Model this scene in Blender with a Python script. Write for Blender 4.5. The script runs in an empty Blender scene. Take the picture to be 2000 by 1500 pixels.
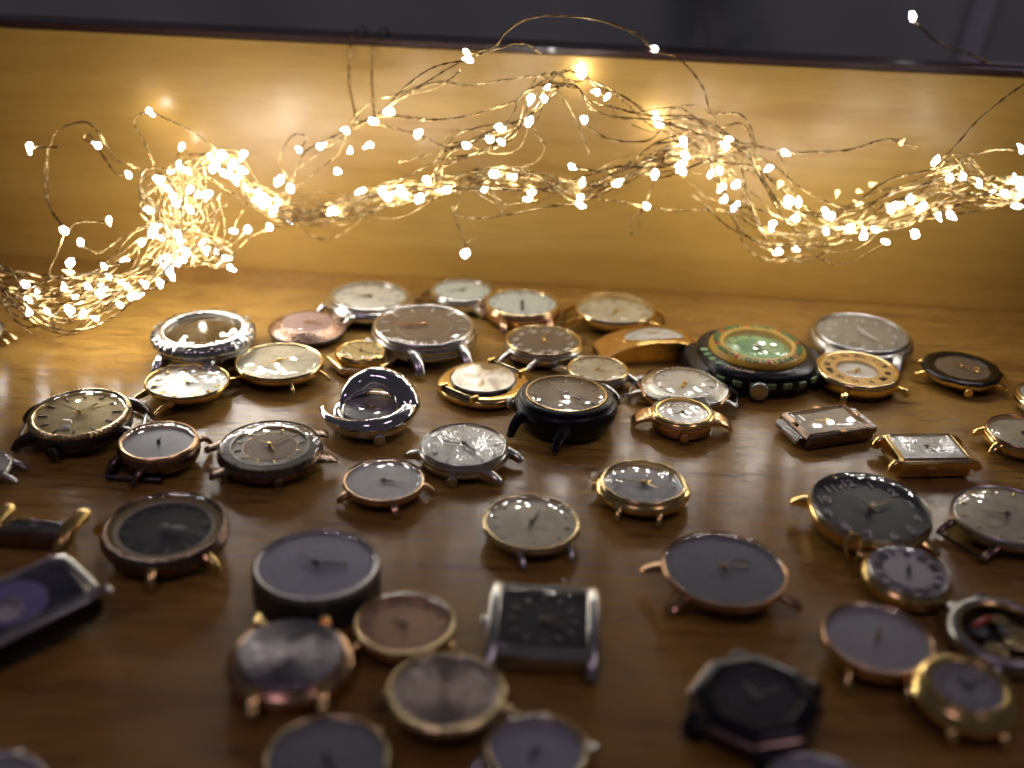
import bpy, math, random
from mathutils import Vector, Matrix
random.seed(11)
rad = math.radians
scene = bpy.context.scene
col = scene.collection

# ---------------------------------------------------------------- camera, world, lights, exposure
CAM_H, F_PX, PITCH, ROLL, YAW = 0.205, 2300.0, rad(25.5), rad(2.466), rad(-1.99)
fwd = Vector((math.sin(YAW) * math.cos(PITCH), math.cos(YAW) * math.cos(PITCH), -math.sin(PITCH)))
rgt = Vector((math.cos(YAW), -math.sin(YAW), 0))
upv = rgt.cross(fwd)
cam_x = math.cos(ROLL) * rgt + math.sin(ROLL) * upv
cam_y = -math.sin(ROLL) * rgt + math.cos(ROLL) * upv
CAM = Vector((0, 0, CAM_H))
cd = bpy.data.cameras.new("camera")
cam = bpy.data.objects.new("camera", cd)
col.objects.link(cam)
mw = Matrix((cam_x, cam_y, -fwd)).transposed().to_4x4()
mw.translation = CAM
cam.matrix_world = mw
cd.sensor_width = 36.0
cd.lens = F_PX * 36.0 / 2000.0
cd.clip_start, cd.clip_end = 0.01, 20.0
cd.dof.use_dof = True
cd.dof.focus_distance = 0.437
cd.dof.aperture_fstop = 5.0
scene.camera = cam

world = bpy.data.worlds.new("World")
scene.world = world
world.use_nodes = True
bg = world.node_tree.nodes["Background"]
bg.inputs[0].default_value = (0.46, 0.43, 0.52, 1)
bg.inputs[1].default_value = 0.045

def area_lamp(name, loc, aim, sx, sy, power, color):
    l = bpy.data.lights.new(name, 'AREA')
    l.shape = 'RECTANGLE'; l.size, l.size_y = sx, sy
    l.energy = power; l.color = color
    o = bpy.data.objects.new(name, l); col.objects.link(o)
    o.location = loc
    o.rotation_euler = (Vector(aim) - Vector(loc)).to_track_quat('-Z', 'Y').to_euler()
    return o
area_lamp("room_ceiling_lamp", (-0.5, -0.5, 1.9), (0, 0.35, 0), 0.5, 0.25, 1.2, (0.92, 0.62, 1.0))
area_lamp("room_ceiling_lamp", (0.9, 0.1, 2.0), (0, 0.35, 0), 0.5, 0.25, 1.1, (1.0, 0.72, 0.98))

scene.view_settings.view_transform = 'Standard'
scene.view_settings.look = 'None'
scene.view_settings.exposure = 0.62
scene.view_settings.gamma = 1.0
scene.render.engine = 'CYCLES'
scene.cycles.use_denoising = True
scene.cycles.max_bounces = 6
scene.cycles.transparent_max_bounces = 12
scene.cycles.caustics_reflective = False
scene.cycles.caustics_refractive = False
scene.cycles.sample_clamp_indirect = 4.0
LED_STRENGTH = 42.0

BOARD_Y, BOARD_H = 0.544, 0.1122          # front face of the back board, its height

# ---------------------------------------------------------------- helpers
def ray(px, py):
    return (fwd * F_PX + cam_x * (px - 1000) + cam_y * (750 - py)).normalized()
def spot(px, py, z=0.0):                    # the place on a level plane that a sight line meets
    d = ray(px, py); t = (z - CAM_H) / d.z
    return CAM + d * t
def upright(px, py, y):                     # the place on a plane parallel to the back board
    d = ray(px, py); t = y / d.y
    return CAM + d * t
def px_per_m(p):
    return F_PX / (p - CAM).dot(fwd)

def link(name, me, mat=None, parent=None):
    o = bpy.data.objects.new(name, me); col.objects.link(o)
    if mat and not me.materials: me.materials.append(mat)
    if parent: o.parent = parent
    return o
def tag(o, label=None, cat=None, group=None, kind=None):
    for k, v in (("label", label), ("category", cat), ("group", group), ("kind", kind)):
        if v: o[k] = v
    return o
def mesh(name, geo, smooth=38, scale=1.0):
    v, f = geo
    me = bpy.data.meshes.new(name)
    me.from_pydata([(x * scale, y * scale, z * scale) for x, y, z in v], [], f)
    me.validate(); me.update()
    if smooth:
        me.shade_smooth(); me.set_sharp_from_angle(angle=rad(smooth))
    return me
def join(*geos):
    V, Fc = [], []
    for v, f in geos:
        b = len(V); V += list(v); Fc += [tuple(i + b for i in q) for q in f]
    return V, Fc
def xf(geo, m):
    return [tuple(m @ Vector(p)) for p in geo[0]], geo[1]

def circle(n=72):
    return [(math.cos(2 * math.pi * i / n), math.sin(2 * math.pi * i / n)) for i in range(n)]
def ellipse(a, b, n=72):
    return [(a * x, b * y) for x, y in circle(n)]
def superell(a, b, p, n=72):
    o = []
    for x, y in circle(n):
        o.append((a * math.copysign(abs(x) ** (2 / p), x), b * math.copysign(abs(y) ** (2 / p), y)))
    return o
def rrect(a, b, r, k=5):
    o = []
    for cx, cy, s in ((a - r, b - r, 0), (-a + r, b - r, 90), (-a + r, -b + r, 180), (a - r, -b + r, 270)):
        for i in range(k + 1):
            t = rad(s + 90 * i / k); o.append((cx + r * math.cos(t), cy + r * math.sin(t)))
    return o
def poly(n, bev=0.08, ph=0.0, a=1.0, b=1.0):
    c = [(a * math.cos(2 * math.pi * (i + ph) / n), b * math.sin(2 * math.pi * (i + ph) / n)) for i in range(n)]
    return round_outline(c, bev)
def round_outline(c, bev, k=3):
    o = []; n = len(c)
    for i in range(n):
        p, q, r = Vector(c[i - 1]), Vector(c[i]), Vector(c[(i + 1) % n])
        a = q + (p - q) * bev; b = q + (r - q) * bev
        for j in range(k + 1):
            t = j / k
            o.append(tuple(a * (1 - t) ** 2 + q * 2 * t * (1 - t) + b * t * t))
    return o
def fillet(prof, r=0.02, k=2):              # soften the corners of a turned profile
    o = [prof[0]]
    for i in range(1, len(prof) - 1):
        p, q, s = Vector(prof[i - 1]), Vector(prof[i]), Vector(prof[i + 1])
        la, lb = (p - q).length, (s - q).length
        if la < 1e-6 or lb < 1e-6: continue
        a = q + (p - q) * min(r / la, 0.45); b = q + (s - q) * min(r / lb, 0.45)
        for j in range(k + 1):
            t = j / k; o.append(tuple(a * (1 - t) ** 2 + q * 2 * t * (1 - t) + b * t * t))
    o.append(prof[-1])
    return o
def turn(prof, out=None, soft=0.02, wave=None):   # turned body: profile (r, z) carried round an outline
    out = out or circle()
    if soft: prof = fillet(prof, soft)
    V, Fc, rings = [], [], []
    n = len(out)
    for r, z in prof:
        if abs(r) < 1e-6:
            rings.append([len(V)]); V.append((0, 0, z))
        else:
            rings.append(list(range(len(V), len(V) + n)))
            for i, (x, y) in enumerate(out):
                m = wave(i, r, z) if wave else 1.0
                V.append((x * r * m, y * r * m, z))
    for a, b in zip(rings, rings[1:]):
        for i in range(n):
            j = (i + 1) % n
            if len(a) == 1 and len(b) == 1: continue
            if len(a) == 1: Fc.append((a[0], b[j], b[i])[::-1])
            elif len(b) == 1: Fc.append((a[i], a[j], b[0]))
            else: Fc.append((a[i], a[j], b[j], b[i]))
    return V, Fc
def disc(r, z, out=None, rings=1):
    return turn([(r * (rings - i) / rings, z) for i in range(rings)] + [(0, z)], out, 0)
def dome(r, z, h, out=None, k=7):
    if h < 0.005: return disc(r, z, out)
    rr = (1 + h * h) / (2 * h) if False else None
    return turn([(r * math.cos(t), z + h * math.sin(t)) for t in [math.pi / 2 * i / k for i in range(k)]] + [(0, z + h)], out, 0)
def sweep(path, size, side=None, k=12, power=2.6, cap=True):
    P = [Vector(p) for p in path]; n = len(P)
    V, Fc = [], []
    prev = None
    for i, p in enumerate(P):
        t = (P[min(i + 1, n - 1)] - P[max(i - 1, 0)]).normalized()
        if side is not None: s = Vector(side); s = (s - t * s.dot(t)).normalized()
        else:
            if prev is None:
                prev = t.cross(Vector((0.3, 0.2, 1))).normalized()
            s = (prev - t * prev.dot(t)).normalized(); prev = s
        u = s.cross(t)
        w, h = size[i] if isinstance(size, list) else size
        for j in range(k):
            a = 2 * math.pi * j / k
            ca, sa = math.cos(a), math.sin(a)
            x = math.copysign(abs(ca) ** (2 / power), ca) * w; y = math.copysign(abs(sa) ** (2 / power), sa) * h
            V.append(tuple(p + s * x + u * y))
    for i in range(n - 1):
        for j in range(k):
            a, b = i * k + j, i * k + (j + 1) % k
            Fc.append((a, b, b + k, a + k))
    if cap:
        Fc.append(tuple(range(k))[::-1]); Fc.append(tuple(range((n - 1) * k, n * k)))
    return V, Fc
def block(cx, cy, cz, sx, sy, sz, b=0.15):
    g = turn([(0, -sz / 2), (1 - b, -sz / 2), (1, -sz / 2 + b * min(sx, sy) / 2), (1, sz / 2 - b * min(sx, sy) / 2), (1 - b, sz / 2), (0, sz / 2)],
             rrect(sx / 2, sy / 2, min(sx, sy) * b * 0.8, 2), 0)
    return [(x + cx, y + cy, z + cz) for x, y, z in g[0]], g[1]
def prism(pts, z0, z1):
    n = len(pts)
    V = [(x, y, z0) for x, y in pts] + [(x, y, z1) for x, y in pts]
    return V, [tuple(range(n))[::-1], tuple(range(n, 2 * n))] + [(i, (i + 1) % n, n + (i + 1) % n, n + i) for i in range(n)]
def smooth_path(pts, n=8):
    P = [Vector(p) for p in pts]
    P = [P[0] * 2 - P[1]] + P + [P[-1] * 2 - P[-2]]
    o = []
    for i in range(1, len(P) - 2):
        for j in range(n):
            t = j / n
            a, b, c, d = P[i - 1:i + 3]
            o.append(0.5 * (2 * b + (c - a) * t + (2 * a - 5 * b + 4 * c - d) * t * t + (3 * b - a - 3 * c + d) * t ** 3))
    o.append(P[-2])
    return o
_txt = {}
def text_mesh(s, bold=0.0):
    if (s, bold) in _txt: return _txt[(s, bold)]
    cu = bpy.data.curves.new("numeral", 'FONT')
    cu.body = s; cu.align_x = 'CENTER'; cu.align_y = 'CENTER'; cu.extrude = 0.03; cu.resolution_u = 2; cu.offset = bold
    o = bpy.data.objects.new("numeral", cu); col.objects.link(o)
    bpy.context.view_layer.update()
    me = bpy.data.meshes.new_from_object(o.evaluated_get(bpy.context.evaluated_depsgraph_get()))
    bpy.data.objects.remove(o); bpy.data.curves.remove(cu)
    me.name = "numeral"; me.materials.clear()
    _txt[(s, bold)] = me
    return me

# ---------------------------------------------------------------- materials
class N:
    def __init__(s, name):
        s.m = bpy.data.materials.new(name); s.m.use_nodes = True
        s.t = s.m.node_tree; s.p = s.t.nodes["Principled BSDF"]; s.out = s.t.nodes["Material Output"]
    def n(s, kind, **kw):
        x = s.t.nodes.new("ShaderNode" + kind)
        for k, v in kw.items():
            if k in x.inputs.keys(): x.inputs[k].default_value = v
            else: setattr(x, k, v)
        return x
    def l(s, a, b): s.t.links.new(a, b)
    def coord(s, scale=(1, 1, 1), which="Object"):
        c = s.n("TexCoord"); mp = s.n("Mapping"); mp.inputs["Scale"].default_value = scale
        s.l(c.outputs[which], mp.inputs["Vector"]); return mp.outputs["Vector"]
    def noise(s, vec, scale, detail=4, rough=0.55, dist=0.0):
        x = s.n("TexNoise"); x.inputs["Scale"].default_value = scale; x.inputs["Detail"].default_value = detail
        x.inputs["Roughness"].default_value = rough; x.inputs["Distortion"].default_value = dist
        s.l(vec, x.inputs["Vector"]); return x.outputs["Fac"]
    def ramp(s, fac, stops):
        x = s.n("ValToRGB"); e = x.color_ramp.elements
        while len(e) < len(stops): e.new(0.5)
        for el, (p, c) in zip(e, stops):
            el.position = p; el.color = (*c, 1) if len(c) == 3 else c
        s.l(fac, x.inputs[0]); return x.outputs[0]
    def rng(s, fac, a, b, lo=0.3, hi=0.7):
        x = s.n("MapRange"); x.inputs[1].default_value = lo; x.inputs[2].default_value = hi
        x.inputs[3].default_value = a; x.inputs[4].default_value = b
        s.l(fac, x.inputs[0]); return x.outputs[0]
    def bump(s, h, strength, dist, normal=None):
        x = s.n("Bump"); x.inputs["Strength"].default_value = strength; x.inputs["Distance"].default_value = dist
        s.l(h, x.inputs["Height"])
        if normal: s.l(normal, x.inputs["Normal"])
        return x.outputs["Normal"]
    def mix(s, fac, a, b, mode='MIX'):
        x = s.n("MixRGB"); x.blend_type = mode
        for v, i in ((fac, 0), (a, 1), (b, 2)):
            if isinstance(v, (int, float)): x.inputs[i].default_value = v
            elif isinstance(v, tuple): x.inputs[i].default_value = (*v, 1)
            else: s.l(v, x.inputs[i])
        return x.outputs[0]
    def math(s, op, a, b=0.0):
        x = s.n("Math"); x.operation = op
        for v, i in ((a, 0), (b, 1)):
            if isinstance(v, (int, float)): x.inputs[i].default_value = v
            else: s.l(v, x.inputs[i])
        return x.outputs[0]
_m = {}
def metal(name, c, rough=0.18, brushed=0.0, wear=0.03, tarnish=None, radial=False):
    if name in _m: return _m[name]
    b = N(name); p = b.p
    p.inputs["Metallic"].default_value = 1.0
    v = b.coord()
    n1 = b.noise(v, 260, 5, 0.6); n2 = b.noise(v, 1400, 3, 0.6)
    t = tarnish or tuple(x * 0.86 for x in c)
    b.l(b.ramp(n1, [(0.36, t), (0.60, c)]), p.inputs["Base Color"])
    b.l(b.rng(n1, rough * 0.9, rough + wear), p.inputs["Roughness"])
    if radial:
        p.inputs["Anisotropic"].default_value = 0.85
        tg = b.n("Tangent"); tg.direction_type = 'RADIAL'; tg.axis = 'Z'
        b.l(tg.outputs[0], p.inputs["Tangent"])
        sx = b.n("SeparateXYZ"); tc = b.n("TexCoord"); b.l(tc.outputs["Object"], sx.inputs[0])
        an = b.math('ARCTAN2', sx.outputs[1], sx.outputs[0]); cb2 = b.n("CombineXYZ"); b.l(an, cb2.inputs[0])
        b.l(b.bump(b.noise(cb2.outputs[0], 9.0, 4, 0.7), 0.3, 0.0011), p.inputs["Normal"])
    if brushed:
        vb = b.coord((120, 5200, 5200)); nb = b.noise(vb, 1.0, 3, 0.6)
        b.l(b.rng(nb, rough * 0.9, rough * 1.2), p.inputs["Roughness"])
    elif not radial:
        pass
    _m[name] = b.m; return b.m
def paint(name, c, rough=0.4, metallic=0.0, patina=0.25, spec=0.5, coat=0.0, dark=None, scale=320):
    if name in _m: return _m[name]
    b = N(name); p = b.p
    v = b.coord(); n1 = b.noise(v, scale, 5, 0.62)
    d = dark or tuple(x * (1 - patina) for x in c)
    b.l(b.ramp(n1, [(0.38, d), (0.58, c)]), p.inputs["Base Color"])
    n2 = b.noise(v, 1500, 3)
    b.l(b.rng(n2, rough * 0.8, rough * 1.25), p.inputs["Roughness"])
    p.inputs["Metallic"].default_value = metallic
    p.inputs["Specular IOR Level"].default_value = spec
    p.inputs["Coat Weight"].default_value = coat
    b.l(b.bump(n2, 0.06, 0.0003), p.inputs["Normal"])
    _m[name] = b.m; return b.m
def glass(name="crystal_glass", haze=0.012, crack=False, tint=(0.97, 0.97, 0.95)):
    if name in _m: return _m[name]
    b = N(name); t = b.t; t.nodes.remove(b.p)
    geo = b.n("NewGeometry"); dp = b.n("VectorMath", operation='DOT_PRODUCT')
    b.l(geo.outputs["Normal"], dp.inputs[0]); b.l(geo.outputs["Incoming"], dp.inputs[1])
    c = b.math('ABSOLUTE', dp.outputs["Value"])
    f5 = b.math('POWER', b.math('SUBTRACT', 1.0, c), 5.0)
    fr = b.math('ADD', b.math('MULTIPLY', f5, 0.93), 0.065)
    v = b.coord(); n1 = b.noise(v, 420, 6, 0.65); sc = b.noise(b.coord((300, 2600, 300)), 1.0, 2)
    tr = b.n("BsdfTransparent"); tr.inputs[0].default_value = (*tint, 1)
    gl = b.n("BsdfGlossy"); gl.inputs[0].default_value = (1, 1, 1, 1)
    b.l(b.rng(sc, 0.015, 0.09, 0.45, 0.75), gl.inputs["Roughness"])
    df = b.n("BsdfDiffuse"); df.inputs[0].default_value = (0.75, 0.74, 0.70, 1)
    m1 = b.n("MixShader"); b.l(fr, m1.inputs[0]); b.l(tr.outputs[0], m1.inputs[1]); b.l(gl.outputs[0], m1.inputs[2])
    m2 = b.n("MixShader")
    dust = b.rng(n1, haze, haze + 0.10, 0.5, 0.8)
    if crack:
        vo = b.n("TexVoronoi"); vo.feature = 'DISTANCE_TO_EDGE'; vo.inputs["Scale"].default_value = 330
        wn = b.n("TexNoise"); wn.inputs["Scale"].default_value = 260
        b.l(v, wn.inputs["Vector"])
        av = b.n("VectorMath", operation='MULTIPLY_ADD'); b.l(wn.outputs["Color"], av.inputs[0]); av.inputs[1].default_value = (0.004,) * 3
        b.l(v, av.inputs[2]); b.l(av.outputs[0], vo.inputs["Vector"])
        edge = b.math('LESS_THAN', vo.outputs["Distance"], 0.035)
        mask = b.rng(b.noise(v, 110, 2), 0.0, 0.75, 0.47, 0.56)
        ck = b.math('MULTIPLY', edge, mask)
        dust = b.math('MAXIMUM', dust, ck)
        b.l(b.bump(vo.outputs["Distance"], 0.25, 0.0004), gl.inputs["Normal"])
    b.l(dust, m2.inputs[0]); b.l(m1.outputs[0], m2.inputs[1]); b.l(df.outputs[0], m2.inputs[2])
    b.l(m2.outputs[0], b.out.inputs["Surface"])
    _m[name] = b.m; return b.m
def emit(name, c, s):
    b = N(name); b.p.inputs["Base Color"].default_value = (*c, 1)
    b.p.inputs["Emission Color"].default_value = (*c, 1); b.p.inputs["Emission Strength"].default_value = s
    b.p.inputs["Roughness"].default_value = 0.2
    return b.m

def wood(name, light, mid, dark, rough, gx=5.0, gy=70.0, vertical=False, coat=0.25):
    b = N(name); p = b.p
    ax = (gx, gx, gy) if vertical else (gx, gy, gy)
    warp = b.coord((3.0, 9.0, 9.0)); wn = b.n("TexNoise"); wn.inputs["Scale"].default_value = 2.2; b.l(warp, wn.inputs["Vector"])
    c = b.n("TexCoord"); av = b.n("VectorMath", operation='MULTIPLY_ADD')
    b.l(wn.outputs["Color"], av.inputs[0]); av.inputs[1].default_value = (0.0, 0.018, 0.018); b.l(c.outputs["Object"], av.inputs[2])
    mp = b.n("Mapping"); mp.inputs["Scale"].default_value = ax; b.l(av.outputs[0], mp.inputs["Vector"])
    g1 = b.noise(mp.outputs[0], 1.0, 6, 0.62, 0.4)
    mp2 = b.n("Mapping"); mp2.inputs["Scale"].default_value = tuple(a * (13 if a == gx else 10) for a in ax); b.l(av.outputs[0], mp2.inputs["Vector"])
    g2 = b.noise(mp2.outputs[0], 1.0, 4, 0.6)
    base = b.ramp(g1, [(0.30, dark), (0.47, mid), (0.68, light)])
    pores = b.rng(g2, 0.0, 1.0, 0.34, 0.50)
    big = b.noise(b.coord((3, 5, 5)), 2.0, 3)
    c2 = b.mix(1.0, base, b.ramp(pores, [(0.0, ((0.90, 0.88, 0.86) if vertical else (0.50, 0.45, 0.40))), (1.0, (1, 1, 1))]), 'MULTIPLY')
    c3 = b.mix(1.0, c2, b.ramp(big, [(0.3, (0.80, 0.76, 0.72)), (0.7, (1.06, 1.04, 1.0))]), 'MULTIPLY')
    b.l(c3, p.inputs["Base Color"])
    b.l(b.rng(g2, rough * 1.3, rough * 0.85, 0.35, 0.65), p.inputs["Roughness"])
    p.inputs["Coat Weight"].default_value = coat; p.inputs["Coat Roughness"].default_value = rough * 0.72
    if not vertical:
        p.inputs["Specular IOR Level"].default_value = 0.36
        p.inputs["Anisotropic"].default_value = 0.85; cx = b.n("CombineXYZ"); cx.inputs[1].default_value = 1.0; b.l(cx.outputs[0], p.inputs["Tangent"])
    nb = b.bump(g2, 0.20, 0.00020)
    nb2 = b.bump(b.noise(b.coord((1, 1, 1)), 60, 3), 0.06, 0.001, nb)
    b.l(nb2, p.inputs["Normal"]); b.l(nb2, p.inputs["Coat Normal"])
    return b.m

GOLD = metal("gold_plate", (0.95, 0.68, 0.25), 0.16)
GOLDB = metal("brushed_gold", (0.86, 0.58, 0.20), 0.27, brushed=0.5)
PGOLD = metal("pale_gold", (0.86, 0.68, 0.36), 0.18)
ROSE = metal("rose_gold", (0.74, 0.46, 0.26), 0.20)
ROSEB = metal("brushed_rose_gold", (0.80, 0.50, 0.26), 0.25, brushed=0.45)
COPPER = metal("brushed_copper", (0.52, 0.34, 0.25), 0.26, radial=True)
BRONZE = metal("worn_bronze", (0.27, 0.19, 0.14), 0.26)
SILVER = metal("worn_steel", (0.70, 0.68, 0.62), 0.23)
STEEL = metal("dull_steel", (0.52, 0.51, 0.48), 0.30)
CHROME = metal("chrome", (0.80, 0.79, 0.80), 0.06, wear=0.05)
DARKM = metal("dark_metal", (0.12, 0.105, 0.10), 0.28)
SUN = metal("sunburst_steel", (0.70, 0.66, 0.56), 0.22, radial=True)
SUNMAUVE = metal("sunburst_mauve", (0.42, 0.33, 0.31), 0.28, radial=True)
SUNGREY = metal("sunburst_grey", (0.42, 0.38, 0.40), 0.26, radial=True)
BLACK = paint("black_plastic", (0.009, 0.009, 0.011), 0.30, spec=0.3)
BLACKM = metal("black_coated_metal", (0.05, 0.05, 0.055), 0.24)
LEATHER = paint("dark_leather", (0.03, 0.022, 0.018), 0.5)
INK = paint("black_print", (0.02, 0.018, 0.016), 0.45)
WHITEP = paint("white_print", (0.85, 0.82, 0.72), 0.45)
D_CREAM = paint("cream_dial", (0.84, 0.81, 0.68), 0.38, patina=0.12)
D_WHITE = paint("white_dial", (0.86, 0.86, 0.80), 0.40, patina=0.10)
D_CHAMP = paint("champagne_dial", (0.80, 0.62, 0.26), 0.32, 0.35, patina=0.15)
D_SILVER = paint("silver_dial", (0.74, 0.73, 0.66), 0.34, 0.2, patina=0.16)
D_AGED = paint("aged_champagne_dial", (0.80, 0.72, 0.48), 0.36, 0.1, patina=0.25, scale=160)
D_BROWN = paint("brown_dial", (0.22, 0.165, 0.115), 0.32, 0.25, patina=0.2)
D_GREYB = paint("grey_brown_dial", (0.36, 0.33, 0.27), 0.34, 0.25, patina=0.2)
D_GREY = paint("grey_dial", (0.55, 0.55, 0.57), 0.36, 0.25, patina=0.12)
D_SLATE = paint("slate_dial", (0.30, 0.31, 0.35), 0.36, 0.2, patina=0.15)
D_LILAC = paint("lilac_grey_dial", (0.50, 0.50, 0.60), 0.36, 0.15, patina=0.12)
D_BLACK = paint("black_dial", (0.028, 0.03, 0.028), 0.35, 0.0, patina=0.3)
D_SALMON = paint("salmon_dial", (0.78, 0.48, 0.26), 0.34, 0.3, patina=0.12)
D_GREEN = paint("green_dial", (0.34, 0.62, 0.24), 0.42, patina=0.1)
D_GREEN2 = paint("dark_green_dial", (0.17, 0.42, 0.18), 0.42, patina=0.1)
YELLOW = paint("ochre_bezel", (0.72, 0.42, 0.035), 0.38, patina=0.12)
RED = paint("red_print", (0.62, 0.06, 0.03), 0.4)
GREENP = paint("green_print", (0.10, 0.26, 0.08), 0.45)
GREENB = paint("green_rubber", (0.20, 0.34, 0.13), 0.45)
D_VIOLET = paint("violet_dial", (0.34, 0.30, 0.62), 0.3, 0.1, patina=0.2)
D_NAVY = paint("navy_enamel", (0.03, 0.03, 0.07), 0.25)
PINKD = paint("pink_dial", (0.60, 0.42, 0.40), 0.3, 0.4, patina=0.1)
PEARL = paint("pearl_dial", (0.62, 0.62, 0.60), 0.22, 0.3, patina=0.35, scale=500)
MINT = paint("mint_white_dial", (0.78, 0.86, 0.76), 0.36, patina=0.12)
GLASS = glass()
GLASSH = glass("scratched_glass", 0.05)
CRACK = glass("cracked_glass", 0.03, True)

# ---------------------------------------------------------------- setting: table, back board, cloth
W_FLOOR = wood("varnished_table_wood", (0.53, 0.315, 0.07), (0.46, 0.255, 0.054), (0.35, 0.175, 0.04), 0.25, 4.0, 60.0, coat=0.2)
W_BOARD = wood("amber_veneer", (0.61, 0.37, 0.085), (0.55, 0.32, 0.066), (0.46, 0.25, 0.048), 0.36, 4.0, 55.0, vertical=True, coat=0.35)
W_EDGE = paint("shaded_varnish_edge", (0.05, 0.022, 0.018), 0.30, coat=0.3)  # varnished edge, shade of the unlit top face put into its dark colour

def grid(x0, x1, y0, y1, nx, ny, fz):
    V = [(x0 + (x1 - x0) * i / nx, y0 + (y1 - y0) * j / ny, 0) for j in range(ny + 1) for i in range(nx + 1)]
    V = [(x, y, fz(x, y)) for x, y, _ in V]
    return V, [(j * (nx + 1) + i, j * (nx + 1) + i + 1, (j + 1) * (nx + 1) + i + 1, (j + 1) * (nx + 1) + i) for j in range(ny) for i in range(nx)]
t = link("wooden_table_top", mesh("wooden_table_top", block(0, 0.17, -0.011, 1.7, 0.86, 0.022, 0.02), 30), W_FLOOR)
tag(t, "varnished brown wooden table top with fine grain", None, None, "structure")
bb = link("back_board", mesh("back_board", block(0, BOARD_Y + 0.0085, BOARD_H / 2 - 0.0006, 1.7, 0.017, BOARD_H - 0.0012, 0.04), 30), W_BOARD)
tag(bb, "upright amber veneered board along the back of the table", None, None, "structure")
eb = link("edge_band", mesh("edge_band", block(0, BOARD_Y + 0.0085, BOARD_H + 0.0006, 1.7, 0.0176, 0.0026, 0.3), 30), W_EDGE, bb)

def cloth_height(x, z):
    y = 0.016 * math.sin(9 * x + 0.7) + 0.010 * math.sin(21 * x + 1.3 + 2 * z) + 0.006 * math.sin(47 * x + 3 * z)
    y += -0.045 * math.exp(-((x - 0.358 - 0.25 * z) / 0.010) ** 2) + 0.14 * math.exp(-((x - 0.128 + 0.3 * z) / 0.012) ** 2) + 0.07 * math.exp(-((x - 0.085) / 0.03) ** 2)
    return y
cb = N("dark_slate_cloth")
wv = cb.noise(cb.coord((1, 1, 1)), 900, 2)
cb.l(cb.ramp(cb.noise(cb.coord(), 12, 4), [(0.3, (0.50, 0.57, 0.53)), (0.7, (0.60, 0.69, 0.64))]), cb.p.inputs["Base Color"])
cb.p.inputs["Roughness"].default_value = 0.75
cb.p.inputs["Sheen Weight"].default_value = 0.3
cb.l(cb.bump(wv, 0.3, 0.0006), cb.p.inputs["Normal"])
g = grid(-1.1, 1.1, -0.35, 0.75, 260, 30, lambda x, z: 0)
g = ([(x, 0.80 + cloth_height(x, z), z) for x, z, _ in g[0]], g[1])
bc = link("backdrop_cloth", mesh("backdrop_cloth", g, 180), cb.m)
tag(bc, "dark slate grey cloth hanging behind the board", None, None, "structure")

# ---------------------------------------------------------------- watch building
class Watch:
    def __init__(s, name, label, cx, cy, wpx, rot, tilt=0, tdir=0, ztop=0.45, cat="watch"):
        s.root = bpy.data.objects.new(name, None); col.objects.link(s.root)
        s.root.empty_display_size = 0.005
        tag(s.root, label, cat, "old watches laid out on the table")
        s.cx, s.cy, s.rot, s.ztop = cx, cy, rot, ztop
        s.R = wpx / 2 / px_per_m(spot(cx, cy, 0.008))
        s.M = Matrix.Rotation(rad(tilt), 3, (-math.sin(rad(tdir)), math.cos(rad(tdir)), 0)) @ Matrix.Rotation(rad(rot - 90), 3, 'Z')
        s.low = 1e9; s.host = {}
    SUB = {"subdial": "dial", "chapter_ring": "dial", "inner_dial": "dial", "date_plate": "dial", "date_window": "dial", "hour_marker": "dial", "numeral": "dial", "dial_stone": "dial",
           "magnifier": "crystal", "engraving": "bezel", "frame_rib": "bezel", "green_block": "case", "bracelet_link": "bracelet_bar", "bezel_band": "bezel", "spring_bar": "lug"}
    def under(s, name, on=None):              # the part that a small piece sits on
        return s.host.get(on or s.SUB.get(name), s.root)
    def part(s, name, geo, mat, parent=None, smooth=38):
        o = link(name, mesh(name, geo, smooth, s.R), mat, parent or s.under(name))
        s.host[name] = o
        for p in geo[0]:
            z = (s.M @ Vector(p)).z * s.R
            if z < s.low: s.low = z
        return o
    def piece(s, name, me, mat, loc=(0, 0, 0), rz=0.0, sc=1.0, parent=None):   # a repeat that shares mesh data
        o = link(name, me, None, s.under(name, parent))
        if mat:
            if not me.materials: me.materials.append(mat)
            elif me.materials[0] != mat:
                o.material_slots[0].link = 'OBJECT'; o.material_slots[0].material = mat
        o.location = Vector(loc) * s.R; o.rotation_euler = (0, 0, rz); o.scale = (sc, sc, sc)
        return o
    def a(s, world_deg):                      # a direction on the table -> angle in the watch's own frame
        return rad(world_deg - (s.rot - 90))
    def done(s):
        T = s.M @ Vector((0, 0, s.ztop * s.R))
        P = spot(s.cx, s.cy, T.z - s.low + 0.0002)
        s.root.location = (P.x - T.x, P.y - T.y, -s.low + 0.0002)
        s.root.rotation_euler = s.M.to_euler()
        return s.root

def hand_geo(L, w, tail, z, kind):
    if kind == 'dauphine': pts = [(-tail, 0), (0, -w), (L, 0), (0, w)]
    elif kind == 'leaf': pts = [(-tail, -w * .4), (0, -w * .5), (L * .45, -w), (L, 0), (L * .45, w), (0, w * .5), (-tail, w * .4)]
    else: pts = [(-tail, -w), (L * .92, -w * .8), (L, 0), (L * .92, w * .8), (-tail, w)]
    return prism(pts, z, z + 0.012)
def add_hands(w, hands, z):
    names = ["hour_hand", "minute_hand", "second_hand"]
    for i, (ang, L, wd, mat, kind) in enumerate(hands):
        g = hand_geo(L, wd, 0.10 if wd > 0.012 else 0.2, z + 0.016 * i, kind)
        w.part(names[min(i, 2)], xf(g, Matrix.Rotation(w.a(ang), 4, 'Z')), mat, None, 0)
    if hands:
        w.part("hand_cap", turn([(0.045, z - 0.02), (0.045, z + 0.05), (0.03, z + 0.06), (0, z + 0.06)], circle(16), 0.005), hands[0][3])
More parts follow.
